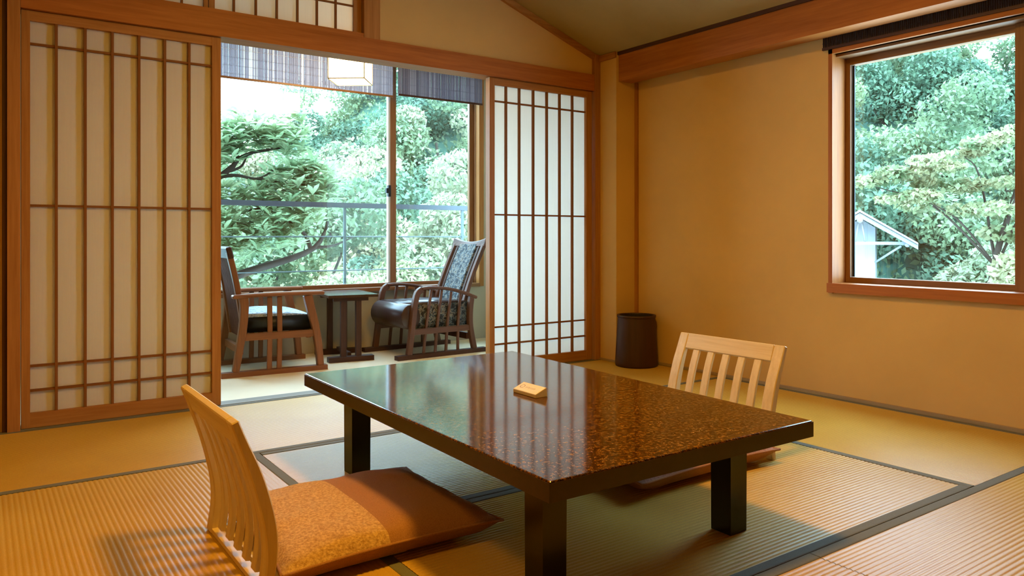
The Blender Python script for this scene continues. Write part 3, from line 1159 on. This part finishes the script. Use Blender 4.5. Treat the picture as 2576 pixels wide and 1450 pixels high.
lc = pad('seat_cushion', -0.150, 0.262, nearY + 0.026, farY - 0.026, 0.259, 0.352, MAT['black_leather'], LA, 0.015)
bm = bmesh.new()
NN = 12
g = [[bm.verts.new((-0.142 + 0.396 * i / NN, nearY + 0.034 + (farY - nearY - 0.068) * j / NN,
                    0.3525 + 0.030 * (1 - abs(2 * i / NN - 1) ** 3) * (1 - abs(2 * j / NN - 1) ** 3) + 0.02 * (1 - i / NN))) for j in range(NN + 1)] for i in range(NN + 1)]
for i in range(NN):
    for j in range(NN):
        bm.faces.new((g[i][j], g[i + 1][j], g[i + 1][j + 1], g[i][j + 1]))
ed = [g[i][0] for i in range(NN + 1)] + [g[NN][j] for j in range(1, NN + 1)] + [g[i][NN] for i in range(NN - 1, -1, -1)] + [g[0][j] for j in range(NN - 1, 0, -1)]
lowr = [bm.verts.new((v.co.x, v.co.y, 0.34)) for v in ed]
for i in range(len(ed)):
    bm.faces.new((ed[i], lowr[i], lowr[(i + 1) % len(ed)], ed[(i + 1) % len(ed)]))
bmesh.ops.recalc_face_normals(bm, faces=bm.faces)
finish('seat_top', bm, MAT['pale_floral'], lc, smooth=True)

# ------------------------------------------------------------------ right veranda armchair (faces left)
RW = {ax: MAT['walnut' + ax] for ax in 'XYZ'}
RA = empty('armchair', (2.72, 4.95, 0), 'high-backed dark armchair with floral upholstery, facing left by the right shoji', 'armchair', rz=math.radians(2.5))
nY, fY = -0.245, 0.25
for sy in (nY, fY):
    a, b = sy - 0.018, sy + 0.018
    box('sled_runner', -0.40, 0.345, sy - 0.026, sy + 0.026, 0.0, 0.030, MAT['darkX'], RA, 0.006)
    ribbon('front_leg', smoothprof([(-0.302, 0.028), (-0.285, 0.15), (-0.268, 0.28), (-0.255, 0.38), (-0.235, 0.452), (-0.195, 0.482)], 15), lambda t: 0.040, a, b, RW['Z'], RA, 0.004)
    ribbon('armrest', smoothprof([(-0.205, 0.484), (-0.12, 0.488), (0.02, 0.474), (0.15, 0.442), (0.262, 0.400)], 12), 0.022, sy - 0.024, sy + 0.024, RW['X'], RA, 0.006)
    for xt, xb_, zt in ((-0.120, -0.185, 0.478), (-0.035, -0.090, 0.470), (0.045, 0.0, 0.455), (0.125, 0.103, 0.435)):
        ribbon('side_slat', smoothprof([(xb_, 0.028), ((xb_ + xt) / 2 - 0.010, 0.22), (xt, zt)], 8), 0.020, sy - 0.008, sy + 0.008, RW['Z'], RA, 0.003)
    ribbon('rear_leg', smoothprof([(0.245, 0.028), (0.222, 0.13), (0.208, 0.22), (0.210, 0.32), (0.222, 0.412)], 12), 0.038, a, b, RW['Z'], RA, 0.004)
    box('seat_rail', -0.275, 0.205, sy - 0.013, sy + 0.013, 0.165, 0.205, RW['X'], RA, 0.003)
box('stretcher', 0.19, 0.215, nY + 0.02, fY - 0.02, 0.10, 0.145, MAT['darkY'], RA, 0.003)
bp = smoothprof([(0.165, 0.24), (0.205, 0.40), (0.275, 0.58), (0.375, 0.79)], 15)
for sy in (nY + 0.055, fY - 0.055):
    ribbon('back_post', bp, 0.030, sy - 0.017, sy + 0.017, RW['Z'], RA, 0.004)
for sy in (nY + 0.105, fY - 0.105):
    ribbon('back_slat', bp, 0.014, sy - 0.012, sy + 0.012, MAT['darkZ'], RA, 0.002)
ribbon('back_panel', bp, 0.026, nY + 0.130, fY - 0.130, MAT['floral'], RA, 0.006)
# concave crest rail
bm = bmesh.new()
prevA = None
NK = 10
for k in range(NK + 1):
    t = k / NK
    y = nY + 0.030 + (fY - nY - 0.060) * t
    dip = 0.030 * (1 - (2 * t - 1) ** 2)
    x = 0.385
    ring = [bm.verts.new((x - 0.030, y, 0.775)), bm.verts.new((x + 0.010, y, 0.775)), bm.verts.new((x + 0.022, y, 0.838 - dip)), bm.verts.new((x - 0.010, y, 0.838 - dip))]
    if prevA:
        for q in range(4):
            bm.faces.new((prevA[q], prevA[(q + 1) % 4], ring[(q + 1) % 4], ring[q]))
    else:
        bm.faces.new(list(reversed(ring)))
    prevA = ring
bm.faces.new(prevA)
bmesh.ops.recalc_face_normals(bm, faces=bm.faces)
finish('crest_rail', bm, RW['Y'], RA, 0.003)
rc = pad('seat_cushion', -0.26, 0.20, nY + 0.020, fY - 0.020, 0.206, 0.372, MAT['floral'], RA, 0.02)
# rolled leather front edge
tubeprof = [(-0.275 + 0.088 * math.cos(a) * 0.85, 0.288 + 0.088 * math.sin(a)) for a in [2 * PI * k / 20 for k in range(20)]]
prism('seat_roll', tubeprof, 'Y', nY + 0.016, fY - 0.016, MAT['leather'], rc, 0.004, smooth=True)
pad('seat_top', -0.27, 0.20, nY + 0.024, fY - 0.024, 0.366, 0.380, MAT['leather'], rc, 0.005)

# ------------------------------------------------------------------ side table between the armchairs
ST = empty('side_table', (2.10, 5.045, 0), 'small dark side table on trestle feet between the two armchairs', 'side table', rz=math.radians(-8))
box('table_top', -0.17, 0.17, -0.265, 0.265, 0.438, 0.456, wood('polished_dark_top', '#2e201a', '#49332a', 'Y', 0.16, spec=0.6), ST, 0.004)
boxes('apron', [(-0.12, 0.12, -0.20, -0.175, 0.410, 0.437), (-0.12, 0.12, 0.175, 0.20, 0.410, 0.437)], MAT['darkX'], ST, 0.002)
for sy in (-0.187, 0.187):
    box('foot', -0.155, 0.155, sy - 0.032, sy + 0.032, 0.0, 0.034, MAT['darkX'], ST, 0.010)
    for x in (-0.052, 0.052):
        box('post', x - 0.018, x + 0.018, sy - 0.017, sy + 0.017, 0.034, 0.410, MAT['darkZ'], ST, 0.002)
box('stretcher', -0.012, 0.012, -0.155, 0.155, 0.030, 0.055, MAT['darkY'], ST, 0.002)

# ------------------------------------------------------------------ balcony outside the veranda
struct(box('floor_balcony', 0.0, 4.2, 5.49, 6.32, -0.25, -0.10, plain('grey_balcony_floor', '#8f9494', 0.8)))
R = empty('balcony_railing', (2.1, 6.2, -0.10), 'slate blue balcony railing with thin bars outside the veranda window', 'railing')
box('top_rail', 0.0, 4.2, 6.18, 6.225, 1.098, 1.140, MAT['rail'], R, 0.006)
for z in (0.847, 0.556, 0.25):
    tube('bar', [(0.0, 6.2, z), (4.2, 6.2, z)], 0.0055, MAT['bar'], R, 8)
for x in (0.20, 1.40, 2.59, 3.78):
    box('post', x - 0.010, x + 0.010, 6.19, 6.21, -0.10, 1.098, MAT['bar'], R, 0.002)


# ------------------------------------------------------------------ foliage
def leaf_cloud(name, pts, nrm, size, mat, seed, aspect=0.55, base=None, fold=0.25):
    """One mesh of folded leaf pairs at the given points."""
    r = np.random.default_rng(seed)
    n = len(pts)
    d = r.normal(size=(n, 3))
    d[:, 2] -= 0.25
    d /= np.linalg.norm(d, axis=1)[:, None]
    up = nrm + r.normal(size=(n, 3)) * 0.55
    side = np.cross(d, up)
    side /= np.linalg.norm(side, axis=1)[:, None] + 1e-9
    nn = np.cross(side, d)
    s = size * r.uniform(0.6, 1.35, size=(n, 1))
    b = pts - d * s * 0.5
    t = pts + d * s * 0.5
    l = pts + side * s * aspect * 0.5 + nn * s * fold * 0.3
    q = pts - side * s * aspect * 0.5 + nn * s * fold * 0.3
    V = np.stack([b, q, t, l], 1).reshape(-1, 3)
    if base is not None:
        V = V - np.array(base)
    i = np.arange(n) * 4
    F = np.stack([i, i + 1, i + 2, i, i + 2, i + 3], 1).reshape(-1)
    me = bpy.data.meshes.new(name)
    me.vertices.add(len(V))
    me.vertices.foreach_set('co', V.astype(np.float32).ravel())
    me.loops.add(len(F))
    me.loops.foreach_set('vertex_index', F.astype(np.int32))
    me.polygons.add(2 * n)
    me.polygons.foreach_set('loop_start', (np.arange(2 * n) * 3).astype(np.int32))
    me.update(calc_edges=True)
    me.validate()
    me.materials.append(mat)
    return me


def blob_points(r, centers, radii, n, flat=1.0):
    """points near the surface of a union of spheres, with outward normals"""
    k = r.integers(0, len(centers), n)
    d = r.normal(size=(n, 3))
    d /= np.linalg.norm(d, axis=1)[:, None]
    rad = radii[k][:, None] * (0.62 + 0.42 * r.random((n, 1)) ** 0.6)
    p = centers[k] + d * rad * np.array([1, 1, flat])
    return p, d


# hillside around the far sides of the house
def elev(th):
    tab = [(-10, 1.5), (8, 2), (14, 4), (18, 5), (21, 7.5), (24, 11.5), (30, 13), (38, 12), (48, 10), (57, 10), (62, 12.5), (66, 12), (68.5, 9.5), (70, 8), (76, 7), (95, 5)]
    xs_, ys_ = zip(*tab)
    return float(np.interp(th, xs_, ys_))


def hill_point(th, t):
    a = math.radians(th)
    e = elev(th)
    r = 13.0 + 11.0 * t
    z0 = -3.2
    z1 = 0.85 + 24.0 * math.tan(math.radians(e))
    z = z0 + (z1 - z0) * t ** 0.9
    return (r * math.sin(a), r * math.cos(a), z)


bm = bmesh.new()
TH = [-10 + 105 * i / 60 for i in range(61)]
TT = [j / 14 for j in range(15)]
g = [[bm.verts.new(hill_point(th, t)) for t in TT] for th in TH]
for i in range(60):
    for j in range(14):
        bm.faces.new((g[i][j], g[i + 1][j], g[i + 1][j + 1], g[i][j + 1]))
bmesh.ops.recalc_face_normals(bm, faces=bm.faces)
struct(finish('hillside_ground', bm, MAT['ground'], smooth=True))
struct(box('garden_ground', -6, 16, 6.4, 16, -3.5, -3.2, MAT['ground']))

nr = np.random.default_rng(11)
VAR = []
leafkeys = ['leaf_a', 'leaf_b', 'leaf_c', 'leaf_d', 'leaf_a', 'leaf_b']
for k in range(6):
    nb = 13
    c = nr.normal(size=(nb, 3)) * np.array([0.85, 0.85, 0.65]) + np.array([0, 0, 1.7])
    rad = nr.uniform(0.42, 0.85, nb)
    p, d = blob_points(nr, c, rad, 9000, 0.75)
    me = leaf_cloud('foliage', p, d + np.array([0, 0, 0.6]), 0.125, MAT[leafkeys[k]], 20 + k)
    bm = bmesh.new()
    tube_bm(bm, [(0, 0, -0.8), (0.05, 0.02, 0.4), (0.0, 0.05, 1.2), (0.1, 0, 2.0)], [0.12, 0.10, 0.07, 0.03], 7)
    for (ax, ay, az) in ((0.7, 0.3, 1.6), (-0.6, 0.4, 1.8), (0.1, -0.7, 1.7)):
        tube_bm(bm, [(0.0, 0.03, 0.9), (ax * 0.5, ay * 0.5, 1.25), (ax, ay, az)], [0.05, 0.035, 0.015], 5)
    tm = bpy.data.meshes.new('trunk')
    bm.to_mesh(tm)
    bm.free()
    tm.materials.append(MAT['bark'])
    VAR.append((me, tm))


def hill_tree(loc, k, s, rz, label, group):
    root = empty('hillside_tree', loc, label, 'tree', group)
    root.rotation_euler = (0, 0, rz)
    root.scale = (s, s, s)
    f = link('foliage', VAR[k][0], None, root)
    f['kind'] = 'stuff'
    link('trunk', VAR[k][1], None, root)
    return root


tr = random.Random(4)
ORD = ['leftmost', 'second from left', 'third from left', 'fourth from left', 'fifth from left', 'sixth from left', 'seventh from left']
ROWS = ['bottom row', 'second row up', 'third row up', 'fourth row up', 'top row']
SHADE = ['dark pine-green', 'mid-green', 'pale green', 'yellow-green', 'dark pine-green', 'mid-green']
for row, t in enumerate((0.22, 0.39, 0.56, 0.74, 0.92)):
    for side, th0, th1, nn_, where in (('back', 12.5, 34.5, 4, 'veranda window'), ('right', 58.0, 71.5, 3, 'right window')):
        step = (th1 - th0) / nn_
        seen = 0
        for i in range(nn_):
            th = th0 + step * (i + 0.25 + 0.5 * (row % 2)) + tr.uniform(-0.7, 0.7)
            p = hill_point(th, min(1.0, t + tr.uniform(-0.03, 0.03)))
            if side == 'back':
                pool = (2, 1, 3, 2, 1) if th < 22 else (0, 1, 2, 4, 2, 5)
            else:
                pool = (0, 4, 1, 5, 0, 2) if row > 1 else (0, 1, 5, 4)
            k = pool[tr.randrange(len(pool))]
            if side == 'back' and i == 0 and row >= 3:
                k = 3
            if math.hypot(p[0] - 12.2, p[1] - 7.1) < 2.4:
                continue          # the white house stands here
            seen += 1
            hill_tree((p[0], p[1], p[2] - 1.1), k, tr.uniform(0.86, 1.0), tr.uniform(0, 6.28),
                      '%s hillside tree, %s in %s beyond the %s' % (SHADE[k], ORD[seen - 1], ROWS[row], where),
                      'hillside trees beyond the ' + where)

# undergrowth that covers the hillside between the trees
ur = np.random.default_rng(90)
ut, uh = ur.random(26000), np.concatenate([ur.uniform(9, 37, 15000), ur.uniform(55, 75, 11000)])
up_ = np.array([hill_point(float(h_), float(t_)) for h_, t_ in zip(uh, ut)]) + ur.normal(size=(26000, 3)) * 0.12
me = leaf_cloud('hillside_undergrowth', up_, np.tile(np.array([[-0.5, -0.5, 0.8]]), (26000, 1)), 0.17, MAT['leaf_b'], 91)
o = link('hillside_undergrowth', me, None)
tag(o, 'loose green undergrowth covering the hillside between the trees', 'undergrowth', kind='stuff')

# ---- tiered maple by the right window
M1 = empty('maple_tree', (9.6, 4.2, -3.2), 'maple with flat cream-tipped tiers of leaves outside the right window', 'tree')
mr = np.random.default_rng(31)
mc, mrad = [], []
tiers = [(9.0, 5.10, 1.50), (9.1, 4.75, 1.62), (9.2, 4.45, 1.70), (9.3, 4.9, 1.27), (9.2, 4.55, 1.36), (9.4, 4.3, 1.42), (9.4, 3.95, 1.95), (9.6, 3.6, 2.05), (9.5, 4.2, 1.85),
         (9.8, 3.4, 1.6), (9.6, 3.7, 1.45), (9.5, 4.0, 1.15), (9.8, 3.5, 1.15), (9.7, 3.8, 0.85), (9.9, 3.3, 0.75), (9.8, 3.2, 2.2)]
for (x, y, z) in tiers:
    for q in range(3):
        mc.append((x + mr.normal() * 0.14, y + mr.normal() * 0.16, z + mr.normal() * 0.04))
        mrad.append(mr.uniform(0.15, 0.27))
p, d = blob_points(mr, np.array(mc), np.array(mrad), 9000, 0.32)
me = leaf_cloud('foliage', p, np.tile(np.array([[0, 0, 1.2]]), (len(p), 1)), 0.075, MAT['leaf_e'], 32, 0.7, (9.6, 4.2, -3.2))
f = link('foliage', me, None, M1)
f['kind'] = 'stuff'
tube('trunk', smoothprof([(9.8, 3.9, -3.2), (9.75, 3.95, -1.2), (9.6, 4.0, 0.2), (9.65, 3.8, 1.2), (9.75, 3.6, 2.0)], 16), [0.07 - 0.055 * i / 16 for i in range(17)], MAT['bark'], M1)
for e in ((9.0, 5.05, 1.46), (9.2, 4.6, 1.30), (9.5, 4.25, 1.8), (9.8, 3.3, 1.55)):
    tube('branch', smoothprof([(9.62, 3.95, 0.5), ((9.62 + e[0]) / 2, (3.95 + e[1]) / 2, e[2] - 0.25), e], 8), [0.018 - 0.013 * i / 8 for i in range(9)], MAT['bark'], M1, 6)


def bush(name, label, base, blobs, n, size, mat, seed, flat=0.8):
    root = empty(name, base, label, 'shrub')
    r_ = np.random.default_rng(seed)
    c = np.array([b[:3] for b in blobs])
    rad = np.array([b[3] for b in blobs])
    p_, d_ = blob_points(r_, c, rad, n, flat)
    m_ = leaf_cloud('foliage', p_, d_ + np.array([0, 0, 0.5]), size, MAT[mat], seed + 1, 0.5, base)
    f_ = link('foliage', m_, None, root)
    f_['kind'] = 'stuff'
    bm_ = bmesh.new()
    for b in blobs[::2]:
        tube_bm(bm_, [(base[0], base[1], base[2]), ((base[0] + b[0]) / 2, (base[1] + b[1]) / 2, (base[2] + b[2]) / 2 + 0.1), b[:3]], [0.05, 0.03, 0.012], 5)
    bmesh.ops.recalc_face_normals(bm_, faces=bm_.faces)
    finish('stems', bm_, MAT['bark'], root, smooth=True)
    return root


bush('garden_shrub', 'bright yellow-green shrub low in the right corner of the hillside window', (9.6, 4.0, -3.2),
     [(9.4, 3.9, -0.2, 0.5), (9.5, 3.4, 0.15, 0.45), (9.3, 3.55, 0.45, 0.30), (9.5, 4.4, -0.3, 0.5), (9.7, 3.1, 0.5, 0.5), (9.6, 4.9, -0.5, 0.5)], 6000, 0.10, 'leaf_d', 41)
bush('garden_shrub', 'pale green shrub behind the gable eave of the white house', (11.0, 5.2, -3.2),
     [(11.7, 5.15, 0.1, 0.45), (11.9, 4.75, 0.4, 0.5), (12.0, 4.4, 0.1, 0.5), (11.8, 5.0, -0.4, 0.5)], 6000, 0.11, 'leaf_c', 43)

# ---- shrubs along the foot of the veranda view
bush('garden_shrub', 'sunlit yellow shrub beyond the railing, low behind the side table', (3.4, 8.4, -3.2),
     [(2.9, 8.2, -0.10, 0.40), (3.4, 8.4, 0.12, 0.36), (3.9, 8.6, 0.05, 0.40), (2.4, 8.2, -0.15, 0.35), (4.4, 8.8, 0.22, 0.40)], 6500, 0.08, 'leaf_d', 45)
bush('garden_shrub', 'pale green shrub beyond the railing, behind the right armchair', (5.2, 9.0, -3.2),
     [(4.9, 9.2, 0.4, 0.5), (5.4, 9.4, 0.75, 0.5), (5.9, 9.3, 0.5, 0.5), (5.3, 9.0, 1.1, 0.42), (6.2, 9.6, 1.2, 0.6), (5.8, 9.5, 1.7, 0.5)], 7500, 0.10, 'leaf_c', 47)
bush('garden_shrub', 'mid-green shrub beyond the railing at the left of the side table', (2.0, 8.6, -3.2),
     [(1.8, 8.9, 0.1, 0.5), (2.4, 9.0, 0.35, 0.45), (3.1, 9.4, 0.6, 0.5), (3.7, 9.6, 0.95, 0.5), (4.3, 9.8, 1.2, 0.55)], 7500, 0.10, 'leaf_b', 49)

# ---- near broad-leaved tree with separate leaves
NT = empty('broadleaf_tree', (1.5, 7.2, -3.2), 'broad-leaved tree with dark twisting branches close outside the veranda window', 'tree')
OT = ORIGIN[NT.name]
trunkpts = smoothprof([(1.35, 7.35, -3.2), (1.42, 7.3, -1.5), (1.45, 7.28, -0.3), (1.62, 7.25, 0.32)], 12)
tube('trunk', trunkpts, [0.11 - 0.045 * i / (len(trunkpts) - 1) for i in range(len(trunkpts))], MAT['bark'], NT)
BR = [
    ([(1.62, 7.25, 0.32), (1.85, 7.2, 0.45), (2.19, 7.2, 0.56), (2.45, 7.15, 0.64), (2.69, 7.2, 0.735), (2.79, 7.2, 0.87), (2.83, 7.2, 1.0)], 0.046, 0.016),
    ([(2.66, 7.2, 0.72), (2.62, 7.25, 0.86), (2.50, 7.2, 0.95), (2.35, 7.2, 1.06)], 0.024, 0.008),
    ([(2.70, 7.2, 0.74), (2.87, 7.15, 0.76), (3.05, 7.1, 0.84)], 0.018, 0.006),
    ([(1.48, 7.28, -0.2), (1.50, 7.3, 0.6), (1.62, 7.25, 1.2), (1.82, 7.2, 1.41), (1.92, 7.2, 1.50), (1.97, 7.2, 1.57), (2.11, 7.2, 1.64), (2.34, 7.2, 1.69), (2.50, 7.2, 1.76)], 0.040, 0.007),
    ([(1.80, 7.2, 1.40), (1.95, 7.15, 1.41), (2.13, 7.15, 1.39), (2.30, 7.15, 1.49)], 0.020, 0.006),
    ([(1.86, 7.2, 1.44), (2.0, 7.25, 1.50), (2.05, 7.22, 1.60)], 0.016, 0.008),
    ([(1.95, 7.2, 1.55), (2.0, 7.25, 1.72), (2.05, 7.2, 1.86)], 0.014, 0.005),
    ([(2.12, 7.15, 1.39), (2.4, 7.2, 1.36), (2.7, 7.2, 1.36)], 0.014, 0.005),
    ([(1.60, 7.25, 1.0), (1.85, 7.3, 1.05), (2.2, 7.3, 1.12), (2.55, 7.25, 1.20)], 0.018, 0.006),
]
for pts, r0, r1 in BR:
    sp = smoothprof(pts, 16)
    tube('branch', sp, [r0 + (r1 - r0) * i / (len(sp) - 1) for i in range(len(sp))], MAT['bark'], NT, 8)

LR = random.Random(77)
CL = [(1.80, 1.78, 0.24), (2.03, 1.83, 0.24), (2.24, 1.80, 0.22), (2.48, 1.90, 0.17), (2.40, 1.76, 0.20), (1.85, 1.62, 0.20),
      (2.55, 1.50, 0.22), (2.75, 1.42, 0.20), (2.40, 1.40, 0.22), (2.63, 1.28, 0.22), (2.30, 1.22, 0.20), (2.78, 1.22, 0.15),
      (1.85, 1.05, 0.24), (2.10, 0.98, 0.25), (2.35, 1.06, 0.22), (2.60, 1.02, 0.18), (1.95, 0.80, 0.24), (2.20, 0.80, 0.20), (2.05, 1.22, 0.16),
      (1.75, 1.25, 0.16), (1.75, 0.62, 0.22), (2.45, 0.86, 0.16), (1.60, 1.5, 0.25), (1.55, 0.9, 0.3)]
leaves = []
for (cx_, cz_, rad) in CL:
    for k in range(int(27 * rad / 0.2 * rad / 0.2)):
        while True:
            q = Vector((LR.uniform(-1, 1), LR.uniform(-1, 1), LR.uniform(-1, 1)))
            if q.length < 1:
                break
        c = Vector((cx_ + q.x * rad, 7.2 + q.y * rad * 1.3, cz_ + q.z * rad * 0.72))
        az = LR.uniform(0, 2 * PI)
        for m in range(6):
            a = az + m * PI / 3 + LR.uniform(-0.3, 0.3)
            tilt = LR.uniform(-0.15, 0.85)
            d = Vector((math.cos(a) * math.cos(tilt), math.sin(a) * math.cos(tilt), math.sin(tilt)))
            side = d.cross(Vector((0, 0, 1))).normalized()
            nn = side.cross(d).normalized()
            s = LR.uniform(0.95, 1.45)
            leaves.append((c, d, side, nn, s))
LM = [(0, 0, 0), (0.035, 0.016, 0.006), (0.075, 0.017, 0.004), (0.115, 0, -0.008), (0.075, -0.017, 0.004), (0.035, -0.016, 0.006), (0.055, 0, -0.002)]
LF = [(0, 6, 1), (1, 6, 2), (2, 6, 3), (3, 6, 4), (4, 6, 5), (5, 6, 0)]
lme = bpy.data.meshes.new('leaf')
lme.from_pydata(LM, [], LF)
lme.materials.append(MAT['leaf_near'])
leaves.sort(key=lambda L: L[0].y + (0 if 1.7 < L[0].x < 2.9 else 5))
for i, (c, d, side, nn, s) in enumerate(leaves[:300]):
    o = link('leaf', lme, None, NT)
    Mx = Matrix((d * s, side * s, nn * s)).transposed().to_4x4()
    Mx.translation = c - OT
    o.matrix_basis = Mx
LMa = np.array(LM)
V, Fc = [], []
for i, (c, d, side, nn, s) in enumerate(leaves[300:]):
    B3 = np.array([list(d), list(side), list(nn)]) * s
    V.append(LMa @ B3 + np.array(list(c - OT)))
    Fc.extend([tuple(q + 7 * i for q in f) for f in LF])
me = bpy.data.meshes.new('leaf_mass')
me.from_pydata(np.concatenate(V).tolist(), [], Fc)
me.materials.append(MAT['leaf_near'])
o = link('leaf_mass', me, None, NT)
o['kind'] = 'stuff'

# ------------------------------------------------------------------ white gabled house below the right window
PH = math.radians(28.0)
H = empty('white_house', (11.5, 6.702, -3.2), 'white gabled house with weathered bargeboards beyond the right window', 'house', rz=PH)
ZB = 3.2          # local z of world zero
ap, ew, eh = 1.262 + ZB, 0.822, 0.727 + ZB
LEN = 1.7
for sg in (-1, 1):
    prism('roof_slope', [(0, ap - 0.03), (sg * ew, eh - 0.03), (sg * ew, eh + 0.01), (0, ap + 0.01)], 'X', 0.05, LEN, MAT['tile'], H)
    prism('bargeboard', [(0, ap - 0.115), (sg * ew, eh - 0.085), (sg * ew, eh - 0.012), (0, ap - 0.035)], 'X', 0.0, 0.045, MAT['bargeboard'], H, 0.004)
    prism('verge_board', [(0, ap - 0.025), (sg * ew, eh - 0.008), (sg * ew, eh + 0.022), (0, ap + 0.012)], 'X', -0.03, 0.06, MAT['white'], H, 0.004)
    prism('soffit', [(0, ap - 0.06), (sg * ew, eh - 0.06), (sg * ew, eh - 0.04), (0, ap - 0.04)], 'X', 0.046, LEN, MAT['soffit'], H)
    tube('purlin', [(0.02, -sg * 0.672, 0.714 + ZB), (LEN - 0.1, -sg * 0.672, 0.714 + ZB)], 0.034, MAT['bargeboard'], H, 14)
    tube('brace', [(0.32, -sg * 0.215, 0.43 + ZB), (0.12, -sg * 0.59, 0.70 + ZB)], 0.018, MAT['bargeboard'], H, 8)
prism('gable_wall', [(-0.215, 0.0), (0.62, 0.0), (0.62, 0.76 + ZB), (0, 1.14 + ZB), (-0.215, 0.99 + ZB)], 'X', 0.33, LEN - 0.3, MAT['white'], H)
box('tie_beam', 0.10, 0.16, -0.70, 0.70, 0.715 + ZB, 0.765 + ZB, MAT['bargeboard'], H, 0.004)
tube('ridge_purlin', [(-0.01, 0, 1.11 + ZB), (LEN - 0.1, 0, 1.11 + ZB)], 0.045, MAT['bargeboard'], H, 14)
for sg in (-1, 1):
    tube('gable_strut', [(0.1, sg * 0.02, 1.10 + ZB), (0.12, sg * 0.075, 0.74 + ZB)], 0.014, MAT['bargeboard'], H, 8)

# outer walls and roof so the sun and sky enter only by the windows
struct(box('roof_slab', -1.6, 4.3, -2.2, 5.9, 3.25, 3.35, MAT['outside_wall']))
struct(boxes('wall_outer', [(-0.7, 3.9, 5.3, 5.48, 2.46, 3.25), (3.72, 3.9, 4.06, 5.5, -0.3, 3.25), (-1.25, -1.11, -1.75, 5.5, -0.3, 3.25), (-1.1, -0.61, 4.06, 5.5, -0.3, 3.25)], MAT['outside_wall']))
